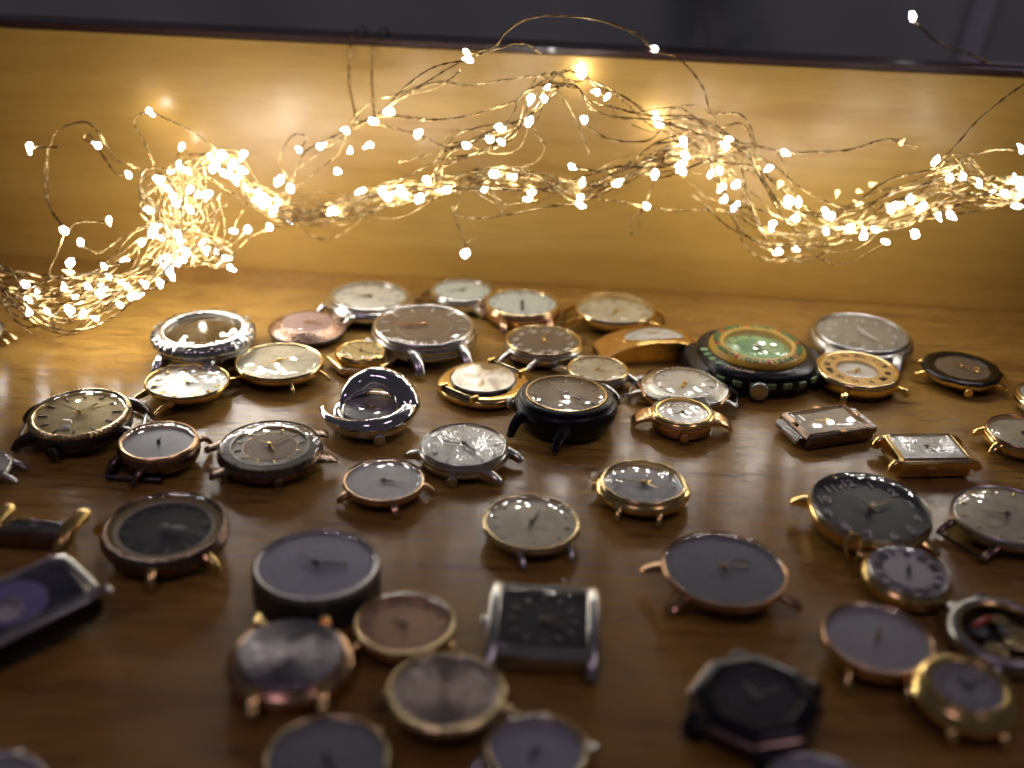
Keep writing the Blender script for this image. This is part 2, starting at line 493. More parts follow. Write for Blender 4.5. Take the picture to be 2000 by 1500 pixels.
def add_markers(w, z, r, L, wd, mat, skip=(), name="hour_marker", hgt=0.02, dbl=()):
    me = mesh(name, block(0, 0, 0, L, wd, hgt, 0.2), 30, w.R)
    for k in range(12):
        if k in skip: continue
        a = math.pi / 2 - k * math.pi / 6
        for off in ((-0.6, 0.6) if k in dbl else (0,)):
            x, y = r * math.cos(a) - off * wd * 1.3 * math.sin(a), r * math.sin(a) + off * wd * 1.3 * math.cos(a)
            w.piece(name, me, mat, (x, y, z + hgt / 2), a)
def add_numerals(w, z, r, size, strs, mat, radial=False, start=0, name="numeral", bold=0.0, on=None):
    n = len(strs)
    for i, st in enumerate(strs):
        if not st: continue
        a = math.pi / 2 - (i + start) * 2 * math.pi / n
        m = mat[i] if isinstance(mat, list) else mat
        w.piece(name, text_mesh(st, bold), m, (r * math.cos(a), r * math.sin(a), z + size * 0.03), a - math.pi / 2 if radial else 0, size * w.R, on)
def lug_path(y0, reach, h, zt, zl):
    return [(y0, zt), (0.5 * (y0 + 1.0), zt * 1.0), (1.0, zt * 0.97), (1.0 + reach * 0.35, zt * 0.86), (1.0 + reach * 0.7, zl + (zt - zl) * 0.5), (1.0 + reach * 0.92, zl + (zt - zl) * 0.18), (1.0 + reach, zl)]
def add_lugs(w, h, angs=None, half=28, reach=0.22, wd=0.075, ht=0.075, mat=None, kind='curved', bars=(), barmat=None, zt=None, zl=None, rr=1.0):
    zt = h * 0.58 if zt is None else zt; zl = 0.075 if zl is None else zl
    tips = []
    if angs is None:
        for base in (90, 270):
            for sgn in (1, -1):
                x0 = math.sin(rad(half)) * (1 if base == 90 else -1) * -sgn * rr
                y0 = math.sqrt(max(0.05, 1 - x0 * x0))
                dirv = 1 if base == 90 else -1
                pth = lug_path(y0 * 0.93, reach, h, zt, zl)
                P = [(x0, dirv * (y - (1 - y0) * 0.75 * (1 if y > 0.9 else 0.6)), z) for y, z in pth]
                tips.append(Vector(P[-2]))
                k = len(P)
                sizes = [(wd * (1.15 - 0.35 * i / (k - 1)), ht * (1.25 - 0.6 * i / (k - 1))) for i in range(k)]
                P2 = smooth_path(P, 3); n2 = len(P2)
                sz = [(wd * (1.2 - 0.45 * i / (n2 - 1)) * (0.6 if i == n2 - 1 else 1), ht * (1.25 - 0.65 * i / (n2 - 1)) * (0.6 if i == n2 - 1 else 1)) for i in range(n2)]
                w.part("lug", sweep(P2, sz, (1, 0, 0), 10, 3.2), mat)
        for e in bars:
            a, b = tips[e * 2], tips[e * 2 + 1]
            w.part("spring_bar", sweep([a, a.lerp(b, .08), a.lerp(b, .1), a.lerp(b, .9), a.lerp(b, .92), b], [(0.022, 0.022), (0.022, 0.022), (0.034, 0.034), (0.034, 0.034), (0.022, 0.022), (0.022, 0.022)], None, 8, 2), barmat or SILVER)
    else:
        for d in angs:
            a = w.a(d)
            if kind == 'bulb':
                P = [(0.86, zt), (1.0, zt), (1.10, zt), (1.0 + reach * 0.75, zt * 0.96), (1.0 + reach, zt * 0.86), (1.0 + reach * 1.1, zt * 0.66), (1.0 + reach * 1.12, zt * 0.40)]
                s = [(wd, ht), (wd, ht), (wd * 0.85, ht * 0.85), (wd * 0.95, ht * 0.95), (wd * 1.1, ht * 1.05), (wd * 1.05, ht), (wd * 0.7, ht * 0.7)]
            else:
                P = lug_path(0.93, reach, h, zt, zl)
                s = [(wd * (1.2 - 0.45 * i / 6) * (0.7 if i == 6 else 1), ht * (1.25 - 0.6 * i / 6) * (0.7 if i == 6 else 1)) for i in range(7)]
            P = [Vector((y * math.cos(a), y * math.sin(a), z)) for y, z in P]
            w.part("lug", sweep(P, s, (-math.sin(a), math.cos(a), 0), 10, 2.6), mat)
def add_crown(w, deg, z, mat, r=0.12, L=0.14, at=1.0):
    def fl(i, rr, zz): return 1.0 + (0.07 if i % 2 else -0.02)
    g = turn([(0, 0), (r * 0.45, 0), (r * 0.45, 0.05), (r * 0.92, 0.055), (r, 0.075), (r, 0.05 + L * 0.85), (r * 0.85, 0.05 + L), (0, 0.05 + L * 1.05)], circle(32), 0.008, fl)
    a = w.a(deg)
    m = Matrix.Translation((math.cos(a) * at * 0.97, math.sin(a) * at * 0.97, z)) @ Matrix.Rotation(a, 4, 'Z') @ Matrix.Rotation(math.pi / 2, 4, 'Y')
    w.part("crown", xf(g, m), mat)

PROF = {
    'std':  [(0, 0), (0.72, 0), (0.80, 0.07), (0.96, 0.28), (1.0, 0.50), (1.0, 0.70), (0.965, 0.80)],
    'thin': [(0, 0), (0.66, 0), (0.72, 0.16), (0.93, 0.42), (1.0, 0.66), (0.985, 0.80)],
    'drum': [(0, 0), (0.93, 0), (0.985, 0.05), (1.0, 0.14), (1.0, 0.80), (0.985, 0.84)],
    'bowl': [(0, 0), (0.50, 0), (0.60, 0.10), (0.80, 0.35), (0.94, 0.62), (0.97, 0.80)],
    'step': [(0, 0), (0.74, 0), (0.78, 0.22), (0.93, 0.26), (0.985, 0.34), (1.0, 0.46), (0.97, 0.56), (0.985, 0.60), (0.985, 0.72), (0.95, 0.80)],
    'puff': [(0, 0), (0.60, 0), (0.84, 0.12), (1.02, 0.36), (1.06, 0.56), (1.02, 0.74), (0.95, 0.82)],
}
def round_watch(label, cx, cy, W, rot, h=0.45, prof='std', case=SILVER, bezel=None, bw=0.11, bh=0.0, dial=D_WHITE, dd=0.07,
                dome_h=0.05, crystal=GLASS, tilt=0, tdir=0, hands=(), markers=None, numerals=None, rings=(), lugs=None, crown=None,
                name="wristwatch", out=None, flute=None, sub=None, cat="watch", dial_out=None, back=None, cap=True):
    w = Watch(name, label, cx, cy, W, rot, tilt, tdir, h, cat)
    pr = [(r, z * h) for r, z in PROF[prof]] if isinstance(prof, str) else prof
    w.part("case", turn(pr, out, 0.03), case)
    bz = bezel or case
    rt, zt = pr[-1]
    zd = h - dd
    bev = [(rt - 0.01, zt - 0.02), (rt + 0.012, zt + 0.02), (rt - 0.01, zt + (h - zt) * 0.75), (rt - bw * 0.35, h), (1 - bw, h - 0.012 + bh), (1 - bw - 0.012, h - 0.03), (1 - bw - 0.03, zd - 0.01)]
    oo = circle(120) if flute else out
    w.part("bezel", turn(bev, oo, 0.012, flute), bz)
    ri = 1 - bw - 0.02
    d = w.part("dial", disc(ri, zd, dial_out or out, 3), dial)
    for (r0, r1, dz, m) in rings:
        w.part("chapter_ring", turn([(r0, zd + 0.001), (r0, zd + dz), (r1, zd + dz), (r1, zd + 0.001)], out, 0), m)
    zz = zd + 0.012
    if sub:
        for (sx, sy, sr, m) in sub:
            g = turn([(sr, 0.003), (sr, 0.016), (sr * 0.9, 0.016), (sr * 0.9, 0.005), (0, 0.005)], circle(32), 0)
            w.part("subdial", ([(x + sx, y + sy, z + zd) for x, y, z in g[0]], g[1]), m)
    if markers: add_markers(w, zz - 0.012, **markers)
    if numerals: add_numerals(w, zz - 0.008, **numerals)
    add_hands(w, hands, zd + 0.035)
    w.part("crystal", dome(ri + 0.012, h - 0.022, dome_h, out), crystal)
    if lugs is not None:
        lk = dict(mat=case); lk.update(lugs); add_lugs(w, h, **lk)
    if crown:
        ck = dict(z=h * 0.5, mat=case); ck.update(crown); add_crown(w, **ck)
    return w
ARAB = ["12", "1", "2", "3", "4", "5", "6", "7", "8", "9", "10", "11"]
ROMAN = ["XII", "I", "II", "III", "IIII", "V", "VI", "VII", "VIII", "IX", "X", "XI"]
def mk(mat, r=0.72, L=0.16, wd=0.03, **k): return dict(mat=mat, r=r, L=L, wd=wd, **k)
def nm(mat, r=0.68, size=0.24, strs=ARAB, **k): return dict(mat=mat, r=r, size=size, strs=strs, **k)

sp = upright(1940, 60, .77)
link("fold_light_strip", mesh("fold_light_strip", sweep([(sp.x + .012 * (k - 4), .80 + cloth_height(sp.x, 0) - .006, -.3 + .1 * k) for k in range(10)], (.007, .003), (1, 0, 0), 8, 4), 60), paint("painted_fold_light", (.80, .84, .88), .6), bc)  # added pale strip, paints the light side of a cloth fold
# ---------------------------------------------------------------- the watches, back row first
BATON, DAUPH, LEAF = 'baton', 'dauphine', 'leaf'
round_watch("silver watch with cream dial lying by the board, leftmost of the rear row", 722, 574, 168, 47, h=0.50, prof='puff', case=SILVER, bw=0.16,
    dial=D_CREAM, dd=0.10, dome_h=0.07, hands=[(200, .42, .03, BRONZE, DAUPH), (170, .6, .02, BRONZE, DAUPH)], markers=mk(SILVER, .66, .12),
    sub=[(.3, .2, .16, D_SILVER)], lugs=dict(half=30, reach=.26, bars=(1,), barmat=DARKM)).done()
round_watch("small silver watch with pale mint dial, second in the rear row", 903, 564, 126, 145, h=0.55, case=SILVER, bw=0.13, dial=MINT, dd=0.09, dome_h=0.08,
    hands=[(60, .4, .04, BRONZE, DAUPH), (200, .6, .03, BRONZE, DAUPH)], markers=mk(SILVER, .7, .12), lugs=dict(half=28, reach=.34, wd=.10, ht=.10, bars=(1,), barmat=DARKM)).done()
round_watch("two-tone watch with white dial and dark hand pointing at six, in the rear row", 1020, 588, 152, 100, h=0.50, case=ROSE, bezel=PGOLD, bw=0.12, dial=MINT, dd=0.08, dome_h=0.05,
    hands=[(274, .40, .035, INK, BATON), (272, .6, .03, INK, BATON)], numerals=nm(INK, .72, .17), lugs=dict(half=36, reach=.30, wd=.085, bars=(1,), barmat=GOLD)).done()
round_watch("gold watch with thick clear crystal and champagne dial, rightmost of the rear row", 1202, 600, 162, 0, h=0.48, prof='bowl', case=GOLD, bezel=PGOLD, bw=0.07, dial=D_AGED, dd=0.16, dome_h=0.14,
    hands=[(40, .4, .03, GOLD, DAUPH), (250, .6, .025, GOLD, DAUPH)], markers=mk(GOLD, .72, .14), lugs=dict(half=27, reach=.30, bars=(0, 1), barmat=BRONZE)).done()

w = Watch("wristwatch", "round copper watch head with wide brushed bezel and no lugs", 600, 630, 152, 90, 2, 270, 0.34)
w.part("case", turn([(0, 0), (.86, 0), (.93, .04), (.94, .14), (1.0, .16), (1.005, .19), (.99, .20)], None, .02), DARKM)
w.part("bezel", turn([(.99, .195), (.985, .215), (.68, .375), (.655, .375), (.65, .34)], None, .012), COPPER)
w.part("dial", disc(.65, .345), PINKD)
add_hands(w, [(30, .3, .02, ROSE, BATON), (340, .45, .015, ROSE, BATON)], .352)
w.part("crystal", dome(.66, .362, .05), GLASS)
w.done()

w = round_watch("large silver watch with dark brown dial and gold hands behind the small gold watch", 828, 632, 205, 294, h=0.50, prof='step', case=SILVER, bw=0.12, dial=D_BROWN, dd=0.06, dome_h=0.04, tilt=2, tdir=260,
    hands=[(195, .46, .035, ROSE, LEAF), (184, .68, .03, ROSE, LEAF)], markers=mk(WHITEP, .74, .15, .03), rings=[(.50, .52, .006, D_GREYB)],
    lugs=dict(half=27, reach=.34, wd=.10, ht=.11), crown=dict(deg=206, r=.10, L=.12))
w.done()
round_watch("silver watch with brown dial and raised numerals in front of the two-tone watch", 1062, 662, 156, 57, h=0.46, case=SILVER, bezel=PGOLD, bw=0.10, dial=D_BROWN, dd=0.08, dome_h=0.10,
    hands=[(110, .32, .03, GOLD, DAUPH), (320, .5, .025, GOLD, DAUPH), (90, .5, .01, GOLD, BATON)], numerals=nm(WHITEP, .70, .26, bold=.02), lugs=dict(half=24, reach=.42, wd=.06, bars=(0, 1), barmat=DARKM), crown=dict(deg=327, r=.1)).done()

# arched gold rectangle with an oval window
w = Watch("wristwatch", "arched brushed gold rectangular watch with an oval window", 1272, 652, 208, 90, 0, 0, 0.42)
top = [(-1.02, .06), (-.98, .12), (-.74, .27), (-.70, .285), (-.4, .37), (0, .42), (.4, .40), (.70, .33), (.92, .20), (1.0, .08)]
bot = [(.96, .03), (.5, .02), (0, 0), (-.5, .02), (-.98, .03)]
out8 = round_outline(top + bot, .12, 2)
n8 = len(out8); V, Fc = [], []
for yy, k in ((-.40, .97), (-.385, 1), (.385, 1), (.40, .97)):
    V += [(x * k, yy, (z - .2) * k + .2) for x, z in out8]
for r in range(3):
    for i in range(n8):
        jn = (i + 1) % n8; Fc.append((r * n8 + i, r * n8 + jn, (r + 1) * n8 + jn, (r + 1) * n8 + i))
Fc += [tuple(range(n8)), tuple(range(3 * n8, 4 * n8))[::-1]]
turn8 = Matrix.Rotation(rad(14), 4, 'Z')
w.part("case", xf((V, Fc), turn8), GOLDB, None, 24)
def arch(x):
    for (x0, z0), (x1, z1) in zip(top, top[1:]):
        if x0 <= x <= x1: return z0 + (z1 - z0) * (x - x0) / (x1 - x0)
    return .1
def bend(geo): return [tuple(turn8 @ Vector((x + .06, y, z + arch(x + .06)))) for x, y, z in geo[0]], geo[1]
m = turn8 @ Matrix.Translation((.06, 0, .415))
eo = ellipse(.58, .27)
w.part("bezel", bend(turn([(1.08, -.01), (1.06, .014), (1.0, .018), (.97, .0), (.96, -.03)], eo, 0)), GOLD)
w.part("dial", bend(disc(.98, .006, eo, 6)), D_SILVER)
w.part("inner_dial", bend(turn([(.8, .006), (.8, .011), (0, .011)], [(x + .1, y - .05) for x, y in ellipse(.50, .20)], 0)), D_WHITE)
for a8, L in ((20, .16), (150, .22)):
    w.part("hour_hand" if a8 == 20 else "minute_hand", xf(hand_geo(L, .022, .03, .014, 'dauphine'), m @ Matrix.Rotation(rad(a8), 4, 'Z')), GOLD)
w.part("crystal", bend(dome(.99, .016, .03, eo)), GLASS)
w.done()

# ornate silver case, no dial
w = Watch("wristwatch", "thick silver watch with engraved bezel and mirror-like face on the golden tabletop", 396, 640, 194, 262, 3, 250, 0.62)
w.part("case", turn([(0, 0), (.80, 0), (.88, .05), (.94, .22), (.96, .34), (.93, .40)], None, .03), SILVER)
def engr(i, r, z):
    return 1.0 + (0.018 * math.sin(i * 1.9) * math.sin(i * 0.53 + 1) if r > .74 and z > .42 else 0)
w.part("bezel", turn([(.92, .36), (1.0, .40), (1.01, .46), (.97, .55), (.86, .62), (.76, .63), (.72, .60), (.71, .50)], circle(144), .02, engr), SILVER)
me = mesh("engraving", block(0, 0, 0, .10, .055, .03, .3), 30, w.R)
for k in range(14):
    a = 2 * math.pi * k / 14
    for dr, da in ((0, -.07), (.03, .05)):
        w.piece("engraving", me, DARKM if k % 3 else STEEL, ((.925 + dr) * math.cos(a + da), (.925 + dr) * math.sin(a + da), .585 - dr * .9), a + .8 * da * 10)
w.part("dial", disc(.715, .52), metal("mirror_face", (.20, .185, .15), .06, wear=.02))
w.part("crystal", dome(.72, .565, .03), GLASS)
add_lugs(w, .5, half=30, reach=.26, wd=.10, ht=.13, mat=SILVER, bars=(0, 1), barmat=DARKM, zt=.26)
w.done()

w = Watch("wristwatch", "small gold watch with round bezel on a hexagonal case", 705, 682, 120, 78, 0, 0, 0.62)
hx = poly(6, .04, .25, 1.16, 1.10)
w.part("case", turn([(0, 0), (.86, 0), (.92, .05), (1.0, .22), (1.0, .30), (.97, .34), (0, .36)], hx, .02), PGOLD)
w.part("bezel", turn([(.86, .33), (.86, .45), (.83, .56), (.77, .61), (.70, .60), (.68, .53)], None, .02), GOLD)
w.part("dial", disc(.69, .55), D_CHAMP)
add_markers(w, .55, .56, .13, .03, BRONZE)
add_hands(w, [(100, .35, .03, BRONZE, BATON), (330, .55, .02, BRONZE, BATON), (150, .5, .008, BRONZE, BATON)], .57)
w.part("crystal", dome(.70, .595, .05), GLASS)
w.done()

# black plastic watch with ochre bezel and green dial
w = Watch("wristwatch", "chunky black plastic watch with green dial and ochre numbered bezel", 1480, 672, 224, 8, 2, 285, 0.54)
so = superell(1.02, 1.0, 2.5)
w.part("case", turn([(0, 0), (.86, 0), (.93, .06), (1.0, .22), (1.0, .32), (.96, .40), (.86, .44), (.74, .45)], so, .03), BLACK)
for e in (1, -1):
    w.part("strap_mount", turn([(0, 0), (1, 0), (1.04, .1), (1.0, .26), (.8, .34), (0, .36)], [(x * .62, y * .26 + e * .92) for x, y in superell(1, 1, 3)], .03), BLACK)
w.part("bezel", turn([(.80, .40), (.82, .47), (.76, .54), (.60, .56), (.565, .545), (.555, .44)], None, .02), YELLOW)
w.part("dial", disc(.56, .455), D_GREEN)
w.part("subdial", ([(x - .12, y - .08, z) for x, y, z in disc(.26, .461)[0]], disc(.26, .461)[1]), D_GREEN2)
strs, mats = [], []
for k in range(8):
    strs += [["5", "7", "3", "9", "1", "5", "7", "3"][k], "01", "02", "31"]; mats += [RED, GREENP, GREENP, GREENP]
add_numerals(w, .550, .685, .165, strs, mats, True, bold=.02, on='bezel')
add_hands(w, [(78, .26, .025, WHITEP, BATON), (330, .36, .02, WHITEP, BATON)], .475)
add_markers(w, .457, .48, .05, .03, D_AGED)
w.part("crystal", dome(.57, .535, .07), GLASS)
me = mesh("green_block", block(0, 0, 0, .05, .15, .09, .2), 30, w.R)
for k in range(9):
    a = w.a(232 + 15 * k)
    rr = .985 / (abs(math.cos(a) / 1.02) ** 2.5 + abs(math.sin(a)) ** 2.5) ** .4
    w.piece("green_block", me, GREENB, (rr * math.cos(a) * 1.03, rr * math.sin(a) * 1.03, .27), a)
me = mesh("green_block", block(0, 0, 0, .14, .10, .02, .2), 30, w.R)
for k in range(4):
    a = w.a(188 + 11 * k); w.piece("green_block", me, D_GREEN2 if k % 2 else D_GREEN, (.90 * math.cos(a), .90 * math.sin(a), .432), a)
for k, ch in enumerate("RECORD"):
    a = w.a(232 + 5 * k); w.piece("numeral", text_mesh(ch, .01), D_SALMON, (.90 * math.cos(a), .90 * math.sin(a), .440), a + math.pi / 2, .12 * w.R, 'case')
add_crown(w, 266, .20, STEEL, .15, .10, 1.02)
w.done()

w = round_watch("dull silver field watch with grey-brown dial and four curved lugs behind the gold roman watch", 1684, 647, 190, 82, h=0.46, prof='puff', case=STEEL, bw=0.10, dial=D_GREYB, dd=0.06, dome_h=0.06, crystal=GLASSH,
    hands=[(95, .3, .03, WHITEP, BATON), (300, .5, .025, WHITEP, BATON)], numerals=nm(WHITEP, .66, .22, bold=.01), lugs=dict(half=40, reach=.34, wd=.10, ht=.11, bars=(0,), barmat=DARKM), tilt=2, tdir=270)
w.done()

# gold roman numeral ring watch
w = Watch("wristwatch", "gold watch with black roman numeral ring around a small window", 1675, 719, 166, 75, 2, 265, 0.44)
w.part("case", turn([(0, 0), (.84, 0), (.88, .14), (.97, .16), (1.0, .20), (1.0, .34), (.98, .37)], None, .02), GOLD)
w.part("case_back", turn([(.83, .0), (.90, .01), (.90, .14), (.86, .15)], None, .01), DARKM)
w.part("bezel", turn([(.98, .36), (.99, .40), (.94, .445), (.89, .44), (.87, .425)], None, .015), PGOLD)
w.part("numeral_ring", turn([(.87, .425), (.50, .432), (.485, .42), (.48, .33)], None, .01), paint("gold_enamel", (.78, .52, .20), .32, .6, .12))
add_numerals(w, .428, .68, .20, ROMAN, INK, True, on='numeral_ring')
w.part("dial", disc(.48, .34), D_CREAM)
add_hands(w, [(60, .2, .02, GOLD, BATON), (200, .3, .016, GOLD, BATON)], .352)
w.part("crystal", dome(.49, .42, .035), GLASS)
add_lugs(w, .44, [182, 246, 328, 62], reach=.20, wd=.085, ht=.085, mat=GOLD, kind='bulb', zt=.22)
w.done()

w = round_watch("black faceted glass watch with gold body and small crown near the right edge", 1880, 716, 156, -15, h=0.40, prof='thin', case=GOLD, bezel=BLACKM, bw=0.30, dial=D_BROWN, dd=0.05, dome_h=0.02, out=poly(12, .06),
    hands=[(130, .3, .025, GOLD, BATON), (310, .5, .02, GOLD, BATON)], lugs=dict(half=22, reach=.16, wd=.07, zt=.2), crown=dict(deg=264, r=.10, L=.10, z=.20), tilt=2, tdir=300)
w.part("date_plate", block(-.1, .36, .362, .26, .16, .01), GOLD)
w.done()

round_watch("thin gold watch with pale blank dial reflecting lights, beside the engraved silver watch", 545, 703, 176, 322, h=0.38, prof='thin', case=GOLD, bezel=PGOLD, bw=0.08, dial=D_AGED, dd=0.05, dome_h=0.05, crystal=GLASSH,
    hands=[(40, .3, .025, GOLD, BATON), (220, .42, .02, GOLD, BATON)], lugs=dict(angs=[196, 347, 297, 120], reach=.22, wd=.05, ht=.05, zt=.24)).done()
round_watch("gold watch with silver dial and raised gold markers under a domed crystal", 366, 741, 168, 55, h=0.44, prof='bowl', case=GOLD, bw=0.07, dial=D_SILVER, dd=0.09, dome_h=0.15,
    hands=[(10, .35, .025, GOLD, DAUPH), (60, .45, .02, GOLD, DAUPH)], markers=mk(GOLD, .76, .12, .05, hgt=.05, skip=(0, 2, 4, 6, 8, 10)), numerals=nm(GOLD, .72, .22, strs=["12", "", "2", "", "4", "", "6", "", "8", "", "10", ""], bold=.02),
    rings=[(.50, .515, .004, STEEL)], lugs=dict(half=26, reach=.38, wd=.06, ht=.07, bars=(0, 1), barmat=BRONZE), crown=dict(deg=150, r=.09)).done()

# fluted bezel, cyclops lens
def flt(i, r, z): return 1.0 + ((0.022 if i % 2 else -0.022) if r > 0.91 else 0)
w = round_watch("dark watch with fluted bezel, champagne dial and date magnifier, farthest left of its row", 155, 803, 196, 12, h=0.52, prof='std', case=DARKM, bezel=PGOLD, bw=0.13, dial=D_CHAMP, dd=0.07, dome_h=0.05, flute=flt, tilt=4, tdir=250,
    hands=[(60, .45, .03, GOLD, BATON), (150, .55, .02, GOLD, BATON), (30, .5, .01, GOLD, BATON)], markers=mk(BRONZE, .70, .18, .05), lugs=dict(half=34, reach=.32, wd=.13, ht=.12, mat=DARKM, bars=(0, 1), barmat=STEEL), crown=dict(deg=262, r=.13, L=.14, z=.22))
a = w.a(262); cxm, cym = .52 * math.cos(a), .52 * math.sin(a)
w.part("date_window", block(cxm, cym, .462, .22, .16, .012), WHITEP)
w.part("magnifier", ([(x + cxm, y + cym, z) for x, y, z in dome(.17, .545, .045, ellipse(1, .75))[0]], dome(.17, .545, .045, ellipse(1, .75))[1]), GLASS)
w.done()

# chrome crescent ring watch
w = Watch("ring_watch", "polished chrome crescent-shaped watch curling round a half-moon dial", 725, 792, 180, 90, 4, 268, 0.40)
w.part("case", turn([(0, 0), (.66, 0), (.80, .06), (.88, .20), (.82, .32), (.70, .34), (.62, .28), (0, .26)], ellipse(1.0, 1.0), .04), CHROME)
P, S = [], []
for i in range(61):
    u = i / 60; ang = rad(165 - 345 * u)
    r = .70 + .22 * u ** 1.4
    if u > .86: r += (u - .86) * 1.0
    hh = .34 + .34 * max(0, math.sin(ang)) ** .8 * min(1, u * 5) + .03 * math.sin(ang * .5)
    th = .23 * min(1, (u + .03) * 7) * (1 if u < .72 else 1 - .62 * (u - .72) / .28)
    P.append((r * math.cos(ang), r * math.sin(ang), hh - (.06 * (u - .7) / .3 if u > .7 else 0))); S.append((th, th * (1.25 if math.sin(ang) > 0 else 1.0)))
w.part("crescent_ring", sweep(P, S, (0, 0, 1), 16, 2.1), CHROME)
w.part("dial", turn([(.60, .30), (.60, .345), (0, .35)], None, .01), D_SILVER)
w.part("dial_rim", turn([(.62, .28), (.63, .36), (.595, .37), (.58, .345)], None, .008), SILVER)
w.part("crystal", dome(.60, .365, .03), GLASS)
add_hands(w, [(210, .22, .015, GOLD, BATON), (330, .34, .012, GOLD, BATON)], .36)
add_crown(w, 288, .17, CHROME, .12, .13, .96)
w.done()

# face-down gold oval with steel back
w = Watch("wristwatch", "gold watch lying face down with its sunburst steel back showing", 944, 738, 188, 55, 2, 255, 0.30)
eo = ellipse(1.0, .96)
w.part("case", turn([(0, 0), (.84, 0), (.95, .05), (1.0, .14), (.97, .21), (.86, .245), (.62, .25), (0, .25)], eo, .03), GOLD)
w.part("case_back", turn([(.68, .24), (.68, .31), (.655, .325), (0, .33)], None, .012), SUN)
w.part("back_edge", turn([(.70, .24), (.705, .285), (.685, .295)], None, .006), DARKM)
for e in (1, -1):
    w.part("strap_slot", block(0, e * .80, .252, .74, .13, .012, .2), DARKM)
    w.part("spring_bar", sweep([(-.40, e * .80, .28), (.40, e * .80, .28)], (.02, .02), None, 8, 2), PGOLD)
    for s in (1, -1):
        w.part("prong", block(s * .42, e * .80, .27, .09, .22, .14, .3), GOLD)
w.done()

round_watch("small silver and gold watch with cream dial and fine gold hands behind the black watch", 1168, 718, 126, 137, h=0.50, prof='std', case=SILVER, bezel=PGOLD, bw=0.11, dial=D_AGED, dd=0.08, dome_h=0.05,
    hands=[(240, .28, .03, GOLD, DAUPH), (325, .45, .025, GOLD, DAUPH), (60, .55, .01, GOLD, BATON)], markers=mk(BRONZE, .72, .12, .025), lugs=dict(half=34, reach=.52, wd=.11, ht=.11, bars=(1,), barmat=DARKM)).done()
round_watch("black watch with deep case, dark dial and thin bright rim, in the centre", 1106, 768, 200, 61, h=0.66, prof=[(0, 0), (.80, 0), (.90, .10), (.99, .34), (1.0, .46), (.95, .54), (.90, .57)], case=BLACK, bezel=BLACK, bw=0.22, dial=D_BROWN, dd=0.05, dome_h=0.05, crystal=GLASSH,
    hands=[(350, .40, .02, WHITEP, BATON), (320, .55, .012, WHITEP, BATON)], markers=mk(WHITEP, .62, .12, .02), rings=[(.745, .775, .06, PGOLD)], lugs=dict(half=29, reach=.30, wd=.08, ht=.12, mat=BLACK, zt=.36), crown=dict(deg=184, r=.10, L=.10, mat=STEEL, z=.42)).done()

# octagonal two-tone
w = Watch("wristwatch", "two-tone octagonal watch with gold case and sloping silver bezel", 1338, 746, 182, -8, 2, 265, 0.40)
oc = poly(10, .10, .5)
w.part("case", turn([(0, 0), (.84, 0), (.92, .05), (1.02, .22), (1.02, .27), (.99, .29)], oc, .02), ROSE)
w.part("bezel", turn([(.985, .28), (.98, .305), (.74, .40), (.715, .398), (.70, .34)], poly(10, .45, .5), .012), SUN)
w.part("dial", disc(.72, .345), D_SILVER)
add_markers(w, .345, .58, .12, .025, STEEL)
add_hands(w, [(265, .3, .03, GOLD, DAUPH), (240, .45, .022, GOLD, DAUPH)], .36)
w.part("crystal", dome(.725, .385, .05), GLASS)
add_lugs(w, .4, half=20, reach=.20, wd=.08, ht=.06, mat=STEEL, zt=.2, bars=(0, 1), barmat=SILVER)
w.done()

# rose gold with wide wings
w = Watch("wristwatch", "small rose gold watch with wide brushed wing lugs and pearl dial", 1334, 802, 128, 90, 2, 268, 0.60)
w.part("case", turn([(0, 0), (.80, 0), (.92, .10), (1.0, .34), (.99, .46), (.95, .50)], None, .03), ROSEB)
w.part("bezel", turn([(.96, .49), (.965, .55), (.90, .60), (.86, .575), (.84, .60), (.80, .605), (.77, .59), (.76, .52)], None, .012), GOLD)
w.part("bezel_band", turn([(.905, .585), (.90, .606), (.87, .60), (.865, .58)], None, .004), DARKM)
w.part("dial", disc(.77, .525), PEARL)
gm = mesh("dial_stone", turn([(0, 0), (1, 0), (1, .3), (.6, .7), (0, .75)], circle(8), 0), 20, w.R * .035)
for k in range(16):
    a = w.a(28 + 8.3 * k); w.piece("dial_stone", gm, CHROME, (.58 * math.cos(a) + .02 * math.sin(k * 5), .48 * math.sin(a) + .05 * math.sin(k * 3), .53))
add_hands(w, [(200, .3, .02, DARKM, BATON), (340, .42, .016, DARKM, BATON)], .54)
w.part("crystal", dome(.78, .585, .06), GLASS)
for e in (1, -1):
    P = [(e * x, 0, z) for x, z in ((.70, .34), (.95, .40), (1.15, .37), (1.35, .27), (1.47, .15), (1.50, .08))]
    w.part("wing_lug", sweep(smooth_path(P, 3), [(.44 - .012 * i, .10 - .003 * i) for i in range(16)], (0, 1, 0), 14, 4), ROSEB)
add_crown(w, 270, .24, ROSE, .14, .14, .98)
w.done()

